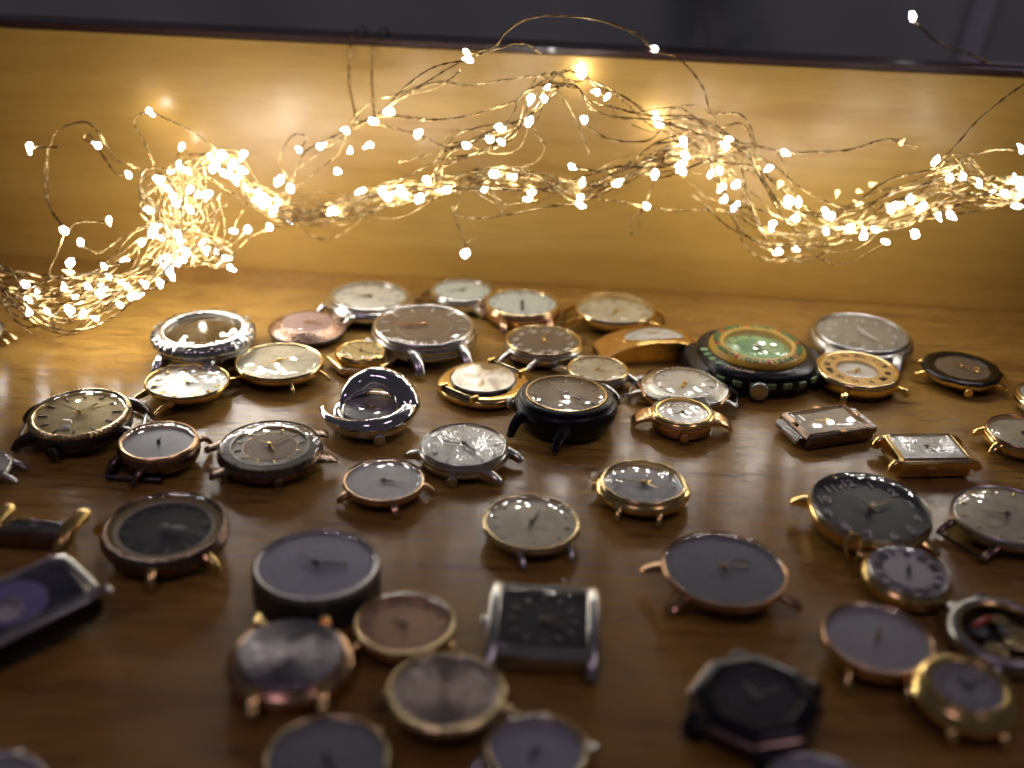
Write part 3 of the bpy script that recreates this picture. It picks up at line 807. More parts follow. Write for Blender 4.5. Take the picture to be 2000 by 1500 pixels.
# rectangular watches on the right
def rect_watch(label, cx, cy, W, rot, asp, h, case, dial, frame=.13, tilt=0, tdir=0, steps=2, crystal=GLASS, rcorner=.08, bezel=None, dome_h=.02):
    w = Watch("wristwatch", label, cx, cy, W, rot, tilt, tdir, h)
    ro = rrect(1.0, asp, rcorner)
    def ins(d): return rrect(1.0 - d, asp - d, max(.02, rcorner - d * .5))
    def strip(profile):
        V, Fc = [], []
        for d, z in profile:
            V += [(x, y, z) for x, y in ins(d)]
        n = len(ro)
        for k in range(len(profile) - 1):
            for i in range(n):
                j = (i + 1) % n; Fc.append((k * n + i, k * n + j, (k + 1) * n + j, (k + 1) * n + i))
        return V, Fc
    g = strip([(.10, 0), (.03, .03), (0, .08), (0, h * .74), (.015, h * .80)])
    n = len(ro); g[1].append(tuple(range(n))[::-1])
    w.part("case", g, case)
    pf = [(.012, h * .78), (.02, h * .86)]
    for i in range(steps):
        d = .03 + frame * .8 * i / steps
        pf += [(d, h * (.88 + .06 * i)), (d + frame * .55 / steps, h * (.89 + .06 * i))]
    pf += [(frame * .9, h), (frame, h - .01), (frame + .015, h - .07)]
    w.part("bezel", strip(pf), bezel or case)
    g = strip([(frame + .01, h - .06)]); g = (g[0], [tuple(range(n))])
    w.part("dial", g, dial, None, 0)
    g = strip([(frame + .004, h - .012), (frame + .06, h - .012 + dome_h), (frame + .2, h - .012 + dome_h * 1.25)]); g[1].append(tuple(range(2 * n, 3 * n)))
    w.part("crystal", g, crystal)
    return w
w = rect_watch("small bronze rectangular watch with ribbed frame and a stub of woven bracelet", 1616, 818, 150, 112, .72, .42, BRONZE, D_BROWN, .16, 2, 250, 3, bezel=BRONZE)
w.rot = 112
add_hands(w, [(185, .35, .02, PGOLD, BATON), (250, .22, .03, PGOLD, DAUPH)], .375)
rb = mesh("frame_rib", block(0, 0, 0, .16, .028, .06, .3), 30, w.R)
for e in (-1, 1):
    for k in range(3):
        w.piece("frame_rib", rb, ROSE, (.05 + k * .06 - .06, e * .64, .40), math.pi / 2)
        w.piece("frame_rib", rb, ROSE, (e * .92, .05 + k * .06 - .06, .40), 0)
lk = mesh("bracelet_link", sweep([(0, -.05, 0), (0, -.02, .015), (0, .02, .015), (0, .05, 0)], [(.03, .02), (.045, .03), (.045, .03), (.03, .02)], (1, 0, 0), 6, 2.5), 40, w.R)
for e in (-1, 1):
    w.part("bracelet_bar", sweep([(e * 1.10, -.52, .17), (e * 1.10, .52, .17)], (.12, .10), (1, 0, 0), 10, 3), BRONZE)
    for r in range(3):
        for k in range(11):
            w.piece("bracelet_link", lk, STEEL, (e * (1.04 + .07 * r), -.48 + .096 * k + (.048 if r % 2 else 0), .27 - .02 * r), 0)
w.done()
w = rect_watch("rectangular gold watch with silver dial under cracked glass, beside the bronze one", 1812, 870, 142, 98, .74, .60, GOLD, D_SILVER, .10, 2, 268, 2, CRACK, bezel=PGOLD, dome_h=.05)
add_hands(w, [(300, .35, .02, DARKM, BATON), (335, .55, .016, DARKM, BATON)], .56)
for e in (-1, 1):
    for s in (-1, 1):
        P = [(e * .80, s * .62, .38), (e * 1.0, s * .62, .38), (e * 1.16, s * .62, .32), (e * 1.22, s * .62, .20)]
        w.part("lug", sweep(smooth_path(P, 3), [(.10, .17 - .006 * i) for i in range(10)], (0, 1, 0), 10, 6), GOLD)
add_crown(w, 268, .26, ROSE, .13, .10, .72)
w.done()
round_watch("gold watch with plain cream dial cut off by the right edge", 2000, 842, 150, 200, h=0.46, prof='std', case=GOLD, bezel=ROSE, bw=0.10, dial=D_AGED, dd=0.10, dome_h=0.03,
    hands=[(300, .4, .02, DARKM, BATON)], lugs=dict(angs=[165, 215, 20], reach=.22, wd=.12, ht=.10), tilt=2, tdir=280).done()
round_watch("gold watch barely showing at the right edge above the cream dial", 2062, 772, 150, 90, h=0.46, prof='std', case=PGOLD, dial=D_CREAM, lugs=dict(half=30, reach=.3)).done()

round_watch("rose gold watch with grey dial perched on a dark strap frame", 309, 858, 158, 60, h=0.62, prof='std', case=BRONZE, bezel=ROSE, bw=0.13, dial=D_GREY, dd=0.10, dome_h=0.04, tilt=2, tdir=280,
    hands=[(90, .2, .03, INK, BATON)], lugs=dict(half=26, reach=.34, wd=.09, mat=BRONZE)).done()
w = Watch("watch_buckle", "dark metal strap buckle lying below the rose gold watch with grey dial", 272, 918, 104, 90, 0, 0, .16, "buckle")
fr = smooth_path([(-.9, .62, .12), (.9, .62, .12), (1.0, .5, .12), (1.0, -.5, .12), (.9, -.62, .12), (-.9, -.62, .12), (-1.0, -.5, .12), (-1.0, .5, .12), (-.9, .62, .12)], 3)
w.part("frame", sweep(fr, (.085, .11), None, 8, 3), DARKM)
w.part("prong", sweep([(0, -.60, .16), (.02, 0, .22), (.03, .60, .24)], (.06, .05), None, 8, 2.4), BRONZE)
w.part("leather_stub", block(.05, .28, .10, 1.1, .5, .16, .2), LEATHER)
w.done()

round_watch("bronze watch with brown-centred grey dial, gold hands and printed outer ring", 527, 868, 206, 21, h=0.40, prof='std', case=BRONZE, bezel=BRONZE, bw=0.06, dial=D_GREYB, dd=0.05, dome_h=0.06,
    hands=[(55, .5, .022, GOLD, DAUPH), (150, .3, .02, GOLD, DAUPH), (300, .4, .014, GOLD, BATON)], rings=[(.74, .92, .03, DARKM), (.72, .745, .04, STEEL), (.02, .50, .006, paint("tan_brown_dial", (.40, .24, .12), .4)), (.50, .515, .008, ROSE)],
    numerals=nm(STEEL, .83, .09, ["60", "65", "70", "75", "80", "90", "100", "120", "150", "200", "300", "400"], radial=True), markers=mk(PGOLD, .60, .12, .025),
    lugs=dict(half=30, reach=.28, wd=.12, ht=.045, mat=BRONZE, zt=.24, zl=.14), crown=dict(deg=291, r=.08, L=.10), tilt=2, tdir=255).done()
round_watch("silver watch with grey dial and cracked crystal, in front of the chrome crescent watch", 906, 866, 178, 336, h=0.48, prof='step', case=SILVER, bw=0.09, dial=D_SILVER, dd=0.05, dome_h=0.06, crystal=CRACK, tilt=2, tdir=240,
    hands=[(170, .55, .018, INK, BATON), (310, .45, .025, INK, BATON)], markers=mk(STEEL, .72, .14, .025), lugs=dict(half=31, reach=.28, wd=.11, ht=.11, zt=.22), crown=dict(deg=262, r=.11, L=.10, z=.15)).done()
round_watch("rose gold watch with plain white dial and one dark hand", 750, 934, 164, 200, h=0.40, prof='thin', case=ROSE, bw=0.07, dial=D_WHITE, dd=0.09, dome_h=0.03,
    hands=[(352, .3, .03, BRONZE, BATON), (350, .6, .02, BRONZE, BATON)], lugs=dict(angs=[215, 0, 292, 130], reach=.22, wd=.10, ht=.08), tilt=2, tdir=265).done()
round_watch("gold watch with dark grey dial, thin gold hands and flared front lugs", 1257, 938, 180, 263, h=0.46, prof='puff', case=GOLD, bezel=PGOLD, bw=0.13, dial=D_SLATE, dd=0.10, dome_h=0.12,
    hands=[(40, .3, .025, GOLD, DAUPH), (325, .5, .022, GOLD, DAUPH), (178, .6, .01, GOLD, BATON)], rings=[(.76, .78, .01, STEEL)], markers=mk(STEEL, .70, .10, .02), lugs=dict(half=26, reach=.26, wd=.07, ht=.075), crown=dict(deg=181, r=.09, L=.1)).done()
round_watch("gold-rimmed silver watch with cream dial and thin lugs, below the dark grey dial watch", 1038, 1016, 196, 110, h=0.38, prof='thin', case=SILVER, bezel=PGOLD, bw=0.08, dial=D_AGED, dd=0.07, dome_h=0.03, crystal=GLASSH,
    hands=[(70, .5, .025, DARKM, LEAF), (260, .3, .03, DARKM, LEAF)], markers=mk(STEEL, .74, .12), lugs=dict(half=30, reach=.26, wd=.06, ht=.08), tilt=2, tdir=270).done()
round_watch("large gold watch with black dial and pale arabic numerals", 1702, 985, 238, 108, h=0.46, prof='std', case=GOLD, bezel=SILVER, bw=0.05, dial=D_BLACK, dd=0.11, dome_h=0.02, tilt=4, tdir=295,
    hands=[(60, .26, .03, PGOLD, LEAF), (32, .55, .028, PGOLD, LEAF), (128, .66, .008, PGOLD, BATON)], numerals=nm(WHITEP, .74, .26, bold=.02), lugs=dict(angs=[160, 322, 276, 95], reach=.24, wd=.12, ht=.085, zt=.20)).done()
round_watch("silver watch with aged champagne dial and empty spring bar, cut by the right edge", 1968, 1002, 212, 34, h=0.42, prof='thin', case=SILVER, bw=0.06, dial=D_AGED, dd=0.05, dome_h=0.10, crystal=GLASSH,
    hands=[(170, .45, .02, BRONZE, DAUPH), (250, .5, .018, BRONZE, DAUPH)], markers=mk(GOLD, .78, .12, .04), sub=[(0, -.4, .2, D_AGED)], lugs=dict(half=30, reach=.30, wd=.07, ht=.07, bars=(0, 1), barmat=DARKM, mat=BRONZE), tilt=3, tdir=220).done()

# pendant watch with bow
w = round_watch("gold pendant watch with white roman dial and a ring at its stem", 1776, 1112, 168, 140, h=0.60, prof='puff', case=GOLD, bezel=SILVER, bw=0.09, dial=D_WHITE, dd=0.08, dome_h=0.06, name="pendant_watch",
    hands=[(75, .28, .05, INK, LEAF), (258, .4, .04, INK, LEAF)], numerals=nm(INK, .68, .30, ROMAN, radial=True, bold=.03), tilt=5, tdir=300)
w.part("stem", sweep([(0, .98, .3), (0, 1.12, .3), (0, 1.14, .3), (0, 1.26, .32)], [(.10, .10), (.10, .10), (.07, .07), (.07, .07)], (1, 0, 0), 12, 2), GOLD)
w.part("bow_ring", sweep([(.32 * math.cos(2 * math.pi * i / 32), 1.42 + .14 * math.sin(2 * math.pi * i / 32), .40 + .30 * math.sin(2 * math.pi * i / 32)) for i in range(33)], (.042, .042), None, 8, 2, False), GOLD)
w.done()

round_watch("rose gold watch with slate dial and loose gold flakes, right of centre foreground", 1416, 1106, 254, 20, h=0.42, prof='bowl', case=ROSE, bw=0.07, dial=D_SLATE, dd=0.06, dome_h=0.03, crystal=GLASSH, tilt=2, tdir=290,
    hands=[(140, .12, .06, ROSE, LEAF)], sub=[(-.05, .30, .14, D_GREYB)], lugs=dict(angs=[175, 225, 333, 45], reach=.26, wd=.10, ht=.055, zt=.26, zl=.12)).done()
round_watch("gold watch with plain grey dial and single gold hand in the right foreground", 1716, 1242, 222, 80, h=0.48, prof='thin', case=GOLD, bezel=ROSE, bw=0.08, dial=D_GREY, dd=0.08, dome_h=0.03,
    hands=[(70, .4, .03, GOLD, LEAF), (80, .2, .04, BRONZE, LEAF)], lugs=dict(half=30, reach=.26, wd=.06, ht=.06), tilt=2, tdir=280).done()

# open movement
w = Watch("open_watch", "open grey watch showing its brass and red movement at the right edge", 1962, 1228, 214, 100, 3, 260, .44)
w.part("case", turn([(0, 0), (.8, 0), (.92, .06), (1.0, .22), (1.0, .34), (.95, .42), (.86, .44), (.80, .42), (.78, .12), (0, .12)], None, .03), STEEL)
w.part("inner_ring", turn([(.80, .40), (.80, .425), (.75, .40), (.74, .2)], None, .01), GOLD)
w.part("base_plate", disc(.74, .18), DARKM)
brass = metal("brass_plate", (.78, .62, .30), .3)
for (x, y, r, z, m) in ((.28, -.1, .34, .24, brass), (-.28, -.35, .22, .22, brass), (.15, .42, .16, .26, brass), (-.38, .12, .14, .28, STEEL), (.05, .08, .1, .3, STEEL)):
    def teeth(i, rr, zz): return 1 + (.05 if i % 2 else -.05) if rr > .8 else 1
    g = turn([(0, 0), (1, 0), (1, .12), (.8, .13), (.75, .10), (.2, .10), (.18, .2), (0, .2)], circle(48), 0, teeth)
    w.part("gear", ([(a * r + x, b * r + y, c * .3 + z) for a, b, c in g[0]], g[1]), m)
w.part("red_lever", xf(block(0, 0, 0, .50, .12, .06, .3), Matrix.Translation((-.25, .34, .34)) @ Matrix.Rotation(rad(28), 4, 'Z')), RED)
w.part("bridge", xf(block(0, 0, 0, .62, .22, .06, .3), Matrix.Translation((.22, -.34, .30)) @ Matrix.Rotation(rad(-20), 4, 'Z')), brass)
add_lugs(w, .44, half=34, reach=.22, wd=.12, ht=.10, mat=STEEL)
add_crown(w, 95, .25, DARKM, .12, .14)
w.done()
round_watch("bulky round gold watch with small grey dial in the lower right corner", 1893, 1336, 212, 90, h=0.62, prof=[(0, 0), (.62, 0), (.86, .10), (1.0, .28), (1.0, .38), (.90, .52), (.80, .58)], case=GOLD, bezel=GOLD, bw=0.34, dial=D_GREY, dd=0.10, dome_h=0.04,
    hands=[(120, .3, .04, INK, LEAF), (30, .4, .03, INK, LEAF)], numerals=nm(INK, .48, .16), tilt=4, tdir=290, lugs=dict(half=28, reach=.12, wd=.10, zt=.26)).done()

# chunky black faceted watch
w = Watch("wristwatch", "chunky black faceted watch with gilt rim, dark in the blurred foreground", 1478, 1350, 262, 60, 4, 250, .52)
po = poly(8, .12, .5)
w.part("case", turn([(0, 0), (.84, 0), (1.0, .14), (1.02, .30), (.92, .40)], po, .04), BLACK)
w.part("bezel", turn([(.93, .39), (.92, .44), (.72, .50), (.66, .47), (.62, .36)], po, .02), BLACK)
w.part("rim", turn([(1.015, .27), (1.03, .31), (.99, .355), (.95, .37)], po, .01), BRONZE)
w.part("dial", disc(.63, .42, po), D_BLACK)
add_hands(w, [(120, .3, .04, STEEL, BATON), (20, .4, .03, STEEL, BATON)], .44)
w.part("crystal", dome(.65, .495, .02, po), GLASS)
add_lugs(w, .4, half=34, reach=.10, wd=.18, ht=.10, mat=BLACK)
w.done()
round_watch("pale grey watch barely showing at the bottom edge below the black faceted watch", 1600, 1545, 230, 60, h=0.40, case=SILVER, dial=D_LILAC, hands=[(90, .4, .03, INK, BATON)], lugs=dict(half=30, reach=.25)).done()

# silver square watch with black curved dial
w = rect_watch("silver square watch with black dial and thick rounded side rails", 1062, 1206, 214, 90, .98, .46, STEEL, D_BLACK, .20, 5, 268, 1, dome_h=.05, bezel=SILVER)
for s in (-1, 1):
    P = [(s * .90, y, z) for y, z in ((-1.16, .12), (-1.0, .28), (-.6, .42), (0, .47), (.6, .42), (1.0, .28), (1.16, .12))]
    w.part("side_rail", sweep(smooth_path(P, 4), (.12, .11), (1, 0, 0), 12, 2.6), SILVER)
add_hands(w, [(30, .3, .03, PGOLD, BATON), (340, .4, .025, PGOLD, BATON)], .42)
add_markers(w, .40, .58, .14, .03, STEEL)
add_crown(w, 180, .24, SILVER, .12, .12)
w.done()

round_watch("thick lugless grey drum watch with blue-grey dial and black hand", 618, 1098, 246, 100, h=0.62, prof='drum', case=paint("olive_grey_case", (.10, .10, .085), .4, .3), bezel=STEEL, bw=0.08, dial=D_LILAC, dd=0.05, dome_h=0.02,
    hands=[(0, .5, .04, INK, BATON), (150, .4, .03, D_SLATE, BATON)]).done()
round_watch("gold watch with salmon copper dial among the foreground cluster", 790, 1212, 206, 60, h=0.48, prof='thin', case=GOLD, bezel=PGOLD, bw=0.09, dial=D_SALMON, dd=0.12, dome_h=0.03,
    hands=[(150, .3, .04, BRONZE, LEAF)], markers=mk(BRONZE, .72, .1), lugs=dict(angs=[338, 120, 215], reach=.22, wd=.07, ht=.07)).done()
w = Watch("wristwatch", "rose gold watch lying face down with grey steel back and four gold lugs", 566, 1272, 252, 100, 3, 265, .44)
w.part("case", turn([(0, 0), (.86, 0), (.96, .05), (1.0, .16), (.98, .26), (.90, .32), (.86, .33)], None, .03), ROSE)
w.part("rim", turn([(.88, .32), (.90, .345), (.84, .37), (.80, .36)], None, .01), ROSE)
w.part("case_back", turn([(.81, .33), (.81, .405), (.785, .43), (0, .435)], None, .015), SUNGREY)
add_lugs(w, .44, half=31, reach=.24, wd=.10, ht=.10, mat=GOLD, zt=.30, zl=.2)
w.done()
round_watch("gold watch with mauve sunburst dial in the foreground cluster", 872, 1346, 244, 78, h=0.50, prof='bowl', case=PGOLD, bezel=PGOLD, bw=0.13, dial=SUNMAUVE, dd=0.05, dome_h=0.03,
    hands=[(110, .3, .03, ROSE, BATON)], lugs=dict(angs=[183, 352, 60], reach=.20, wd=.08, ht=.08)).done()
round_watch("gold-rimmed watch with dark grey dial cut off by the bottom edge", 638, 1478, 258, 80, h=0.42, prof='std', case=ROSE, bezel=PGOLD, bw=0.10, dial=D_SLATE, dd=0.06, dome_h=0.03, hands=[(300, .3, .04, INK, BATON)], lugs=dict(half=32, reach=.24, wd=.09)).done()
round_watch("silver watch with lilac-grey dial at the bottom edge beside the mauve one", 1048, 1460, 216, 50, h=0.42, prof='std', case=SILVER, bezel=PGOLD, bw=0.11, dial=D_LILAC, dd=0.12, dome_h=0.03, hands=[(240, .25, .05, INK, BATON)], lugs=dict(half=36, reach=.24, wd=.09)).done()
round_watch("bronze watch with black dial inside a gilt inner ring, left foreground", 322, 1024, 244, 110, h=0.44, prof='std', case=BRONZE, bezel=BRONZE, bw=0.09, dial=D_BLACK, dd=0.10, dome_h=0.03, rings=[(.80, .88, .05, GOLD), (.72, .80, .02, D_AGED)],
    hands=[(10, .35, .04, WHITEP, LEAF), (350, .6, .03, D_GREYB, LEAF)], markers=mk(D_GREYB, .62, .1), lugs=dict(angs=[174, 327, 276, 110], reach=.22, wd=.08, ht=.08, mat=GOLD), tilt=3, tdir=280).done()

# left edge
w = rect_watch("narrow rectangular watch with black dial between two curved gold end bars", 62, 1026, 150, 90, .42, .50, BRONZE, D_BLACK, .12, 0, 0, 1, bezel=BRONZE)
add_hands(w, [(80, .2, .02, STEEL, BATON), (30, .25, .016, STEEL, BATON)], .46)
for s in (-1, 1):
    P = [(s * 1.02 - .10, -.62, .10), (s * 1.02 - .03, -.45, .34), (s * 1.02 + .04, 0, .52), (s * 1.02 + .12, .5, .56), (s * 1.02 + .16, .66, .50)]
    w.part("end_bar", sweep(smooth_path(P, 4), [(.20, .17)] * 16 + [(.10, .1)], (1, 0, 0), 12, 2.4), GOLDB)
w.done()
w = rect_watch("large angular watch with violet dial and silver rim at the left edge", 22, 1172, 300, 138, .62, .46, BLACKM, D_NAVY, .15, 5, 265, 1, rcorner=.26, bezel=SILVER, dome_h=.08)
w.part("inner_dial", turn([(.44, .395), (.44, .412), (0, .415)], None, 0), D_VIOLET)
w.part("subdial", ([(x - .10, y - .14, z) for x, y, z in disc(.18, .420)[0]], disc(.18, .420)[1]), D_WHITE)
add_hands(w, [(200, .3, .03, STEEL, BATON), (320, .35, .02, STEEL, BATON)], .425)
w.part("tip_lug", sweep([(.86, -.46, .28), (.96, -.54, .38), (1.0, -.57, .41), (1.04, -.60, .36)], [(.06, .06), (.085, .085), (.08, .07), (.05, .05)], (0, 0, 1), 10, 2.2), SILVER)
w.done()
round_watch("dark silver watch mostly beyond the left edge, its lug showing", -38, 905, 120, 0, h=0.46, case=STEEL, bezel=SILVER, dial=D_SILVER, lugs=dict(half=26, reach=.40, wd=.12, ht=.12)).done()
round_watch("beige watch mostly beyond the left edge beneath the string lights", -42, 640, 100, -12, h=0.46, case=STEEL, dial=D_CREAM, lugs=dict(half=14, reach=.50, wd=.14, ht=.12, mat=PGOLD)).done()
round_watch("silver watch just showing in the bottom left corner", -30, 1545, 240, 60, h=0.42, case=SILVER, dial=D_GREY, lugs=dict(half=30, reach=.2)).done()
# ---------------------------------------------------------------- string of lights
rnd = random.Random(5)
COPPERW = metal("copper_wire", (0.58, 0.43, 0.20), 0.27, tarnish=(0.36, 0.22, 0.075))
LED = emit("led_drop", (1.0, 0.985, 0.95), LED_STRENGTH)
LEDDIM = emit("led_drop_warm", (1.0, 0.72, 0.30), 1.6)
sl = bpy.data.objects.new("string_lights", None); col.objects.link(sl)
sl.location = (0, BOARD_Y - 0.03, 0.05)
tag(sl, "tangled copper wire string lights draped along the board", "string lights")
inv = Matrix.Translation((0, -(BOARD_Y - 0.03), -0.05))

def off(px, py):                      # how far in front of the board the bundle hangs here (metres)
    o = 0.056 + 0.009 * math.sin(px / 130.0)
    if px < 620:
        k = min(1, (620 - px) / 260)
        o += k * (0.0 + 0.055 * max(0, min(1, (py - 330) / 300)))
    return o
def pt(px, py, extra=0.0):
    p = upright(px, py, BOARD_Y - off(px, py) - extra)
    if p.z < 0.0022: p = spot(px, py, 0.0022)
    return p
def strand(px_pts, amp=0.0, extra=0.0, r=0.00023, twist=True, step=7):
    P = smooth_path([pt(x, y, extra + (rest[0] if rest else 0)) for x, y, *rest in px_pts], step)
    ph = [rnd.uniform(0, 6.28) for _ in range(9)]; fr = [rnd.uniform(25, 105) for _ in range(9)]
    Q, s = [], 0.0
    for i, p in enumerate(P):
        if i: s += (P[i] - P[i - 1]).length
        d = Vector([sum(math.sin(s * fr[3 * a + b] + ph[3 * a + b]) for b in range(3)) / 3 for a in range(3)]) * amp
        d.y *= 0.7
        q = p + d
        q.z = max(q.z, 0.0012); q.y = min(q.y, BOARD_Y - 0.0012) if q.z < BOARD_H else q.y
        Q.append(q)
    Q2 = []
    for i in range(len(Q) - 1):
        n = max(1, int((Q[i + 1] - Q[i]).length / 0.0022))
        for j in range(n): Q2.append(Q[i].lerp(Q[i + 1], j / n))
    Q2.append(Q[-1])
    geos = []
    if twist:
        ph0 = rnd.uniform(0, 6)
        for w0 in (0, math.pi):
            A, s = [], 0
            for i, q in enumerate(Q2):
                if i: s += (Q2[i] - Q2[i - 1]).length
                a = s * 420 + ph0 + w0 + 1.5 * math.sin(s * 90 + ph0)
                rr = 0.00022 + 0.00012 * (1 + math.sin(s * 130 + ph0))
                A.append(q + Vector((0.4 * math.cos(a), math.sin(a), math.cos(a))) * rr)
            geos.append(sweep(A, (r, r), None, 5, 2))
    else: geos.append(sweep(Q2, (r * 1.2, r * 1.2), None, 6, 2))
    g = xf(join(*geos), inv)
    link("wire", mesh("wire", g, 180), COPPERW, sl)
    return Q2

MAIN_L = [(-60, 545), (-10, 560), (60, 610), (140, 625), (230, 590), (300, 545), (340, 490), (350, 430), (335, 370), (360, 320), (420, 305), (460, 340), (500, 390), (560, 420), (640, 412), (720, 390)]
LOOP_L = [(-50, 530), (20, 540), (100, 560), (190, 560), (260, 540), (330, 500), (400, 480), (440, 500), (400, 490), (330, 455), (290, 470), (250, 520), (150, 590), (60, 590)]
LOOP_L2 = [(320, 500), (300, 440), (290, 400), (320, 340), (370, 330), (395, 380), (370, 430), (345, 470), (360, 500), (420, 480), (440, 440), (460, 420)]
MAIN_C = [(480, 370), (560, 415), (640, 415), (720, 392), (790, 375), (880, 362), (960, 350), (1040, 360), (1130, 372), (1200, 350), (1270, 318), (1340, 298)]
UP_C = [(560, 410), (580, 350), (600, 310), (640, 280), (690, 243), (740, 225), (800, 180), (870, 130), (910, 110)]
UP_R = [(760, 380), (830, 355), (870, 300), (930, 285), (985, 262), (1025, 230), (1050, 190), (1075, 160), (1100, 160)]
UP_R2 = [(1060, 165), (1100, 150), (1135, 150), (1165, 182), (1220, 212), (1280, 236), (1340, 250), (1400, 268), (1440, 300)]
MAIN_R = [(1270, 318), (1340, 300), (1400, 315), (1430, 360), (1465, 420), (1510, 465), (1580, 475), (1660, 462), (1730, 435), (1800, 405), (1870, 380), (1940, 365), (2010, 360), (2080, 350)]
MAIN_R2 = [(1380, 280), (1450, 300), (1490, 330), (1540, 380), (1600, 415), (1680, 430), (1750, 405), (1800, 390), (1850, 350), (1870, 330), (1920, 350), (1990, 380), (2060, 385)]
for path, n, amp in ((MAIN_L, 9, .010), (LOOP_L, 8, .012), (LOOP_L2, 7, .013), (MAIN_C, 13, .0075), (UP_C, 3, .006), (UP_R, 5, .008), (UP_R2, 4, .007), (MAIN_R, 8, .011), (MAIN_R2, 7, .012)):
    for k in range(n):
        jit = [(x + rnd.uniform(-7, 7), y + rnd.uniform(-7, 7)) for x, y in path]
        strand(jit, amp * rnd.uniform(.6, 1.15), rnd.uniform(-.008, .010))
# single strands that stray from the bundle
for p in ([(905, 112), (965, 95), (990, 65), (1030, 38), (1090, 30), (1180, 42), (1250, 70), (1278, 96)],
          [(930, 105), (980, 90), (1020, 84), (1062, 108)],
          [(1280, 100), (1330, 116), (1372, 165), (1385, 215), (1405, 268)],
          [(690, 243), (760, 228), (840, 232), (920, 222), (1000, 200), (1050, 185)],
          [(770, 195), (850, 165), (920, 168), (980, 155), (1050, 148), (1075, 165)],
          [(730, 240), (780, 252), (818, 262), (870, 285), (900, 282)],
          [(780, 318), (850, 300), (905, 280)],
          [(595, 425), (588, 440), (610, 460), (645, 465), (690, 440), (720, 408)],
          [(900, 370), (895, 400), (885, 415), (930, 425), (1000, 415), (1070, 405), (1135, 400)],
          [(885, 405), (893, 440), (905, 470), (908, 492)], [(908, 480), (920, 470), (930, 466)],
          [(1285, 345), (1270, 375), (1262, 402), (1240, 425), (1232, 452), (1243, 458), (1250, 425), (1258, 400)],
          [(1165, 388), (1220, 395), (1290, 408), (1400, 410), (1440, 425), (1520, 470)],
          [(1348, 380), (1375, 400), (1420, 440), (1480, 470), (1560, 485), (1660, 470)],
          [(1438, 400), (1445, 460), (1475, 498), (1520, 508), (1580, 495), (1640, 516), (1700, 495), (1740, 470)],
          [(1430, 275), (1480, 285), (1534, 298), (1600, 297), (1660, 292), (1735, 272), (1790, 290)],
          [(1290, 240), (1400, 245), (1450, 240), (1475, 290), (1485, 320)], [(1395, 225), (1450, 230), (1475, 275), (1485, 330)],
          [(1310, 210), (1308, 260), (1310, 300), (1320, 325)],
          [(1827, 315), (1862, 285), (1905, 240), (1955, 200), (2010, 160)],
          [(1860, 305), (1910, 302), (1950, 292), (1995, 290)],
          [(126, 451), (95, 400), (85, 340), (95, 290), (112, 255), (160, 240), (185, 252), (210, 285), (230, 315), (278, 332)],
          [(130, 450), (98, 405), (92, 350), (90, 300), (100, 268)],
          [(189, 283), (165, 270), (175, 262), (200, 300), (225, 335), (250, 341)],
          [(120, 290), (60, 289)],
          [(294, 219), (270, 222), (262, 240), (285, 280), (302, 322)], [(294, 219), (330, 236), (385, 262), (425, 290)],
          [(126, 451), (110, 490), (95, 525), (100, 545)], [(213, 432), (150, 435), (130, 455)], [(157, 474), (190, 490), (240, 460), (290, 440)],
          [(480, 448), (450, 480), (443, 504)], [(600, 425), (500, 460), (450, 505), (420, 520)],
          [(1118, 325), (1180, 335), (1230, 318), (1280, 280), (1330, 260)], [(1142, 234), (1165, 260), (1200, 278), (1260, 278), (1290, 255)],
          [(1075, 165), (1110, 210), (1135, 260), (1150, 300)], [(1000, 345), (1060, 370), (1130, 372)], [(950, 370), (990, 400), (985, 415), (960, 365)],
          [(1030, 240), (1045, 262), (1060, 290), (1040, 320), (1000, 330)], [(560, 350), (545, 310), (570, 265), (600, 270), (583, 292)],
          [(1600, 420), (1660, 400), (1720, 370), (1790, 365)], [(1660, 446), (1720, 440), (1800, 430), (1860, 418), (1930, 405), (2020, 380)],
          [(1850, 350), (1830, 390), (1790, 420), (1760, 440)]):
    strand(p, .0009, rnd.uniform(-.004, .006))
# fine loops springing out of the bundle
for path, n in ((MAIN_L, 9), (LOOP_L2, 7), (MAIN_C, 12), (UP_R, 7), (UP_R2, 6), (MAIN_R, 11), (MAIN_R2, 8)):
    sp = smooth_path([(x, y, 0) for x, y in path], 8)
    for k in range(n):
        i0 = rnd.randrange(0, len(sp) - 22); sgn = rnd.choice((-1, 1)); hh = rnd.uniform(14, 46)
        strand([(sp[i0].x, sp[i0].y), (sp[i0 + 6].x + rnd.uniform(-12, 12), sp[i0 + 6].y + sgn * hh * .8), (sp[i0 + 12].x + rnd.uniform(-25, 25), sp[i0 + 12].y + sgn * hh), (sp[i0 + 21].x, sp[i0 + 21].y)], .002, rnd.uniform(-.008, .012), .00018, False)
# strands over the board's top edge
def over(px, py0, py1, xb):
    a = pt(xb, py1); b = upright(px - 3, (py0 + py1) / 2, BOARD_Y - .008); c = upright(px, py0 + 5, BOARD_Y - .002)
    d = Vector((c.x, BOARD_Y + .002, BOARD_H + .0026)); e = Vector((c.x + .004, BOARD_Y + .017, BOARD_H + .0026)); f = Vector((c.x + .006, BOARD_Y + .022, BOARD_H - .03))
    g = xf(sweep(smooth_path([a, b, c, d, e, f], 6), (.00045, .00045), None, 6, 2), inv)
    link("wire", mesh("wire", g, 180), COPPERW, sl)
over(685, 84, 236, 697); over(729, 86, 232, 732)
P = smooth_path([upright(2010, 142, BOARD_Y - .003), upright(1965, 136, BOARD_Y + .010), upright(1900, 108, BOARD_Y + .02), upright(1835, 85, BOARD_Y + .03), upright(1790, 45, BOARD_Y + .03)], 6)
link("wire", mesh("wire", xf(sweep(P, (.0006, .0006), None, 6, 2), inv), 180), COPPERW, sl)

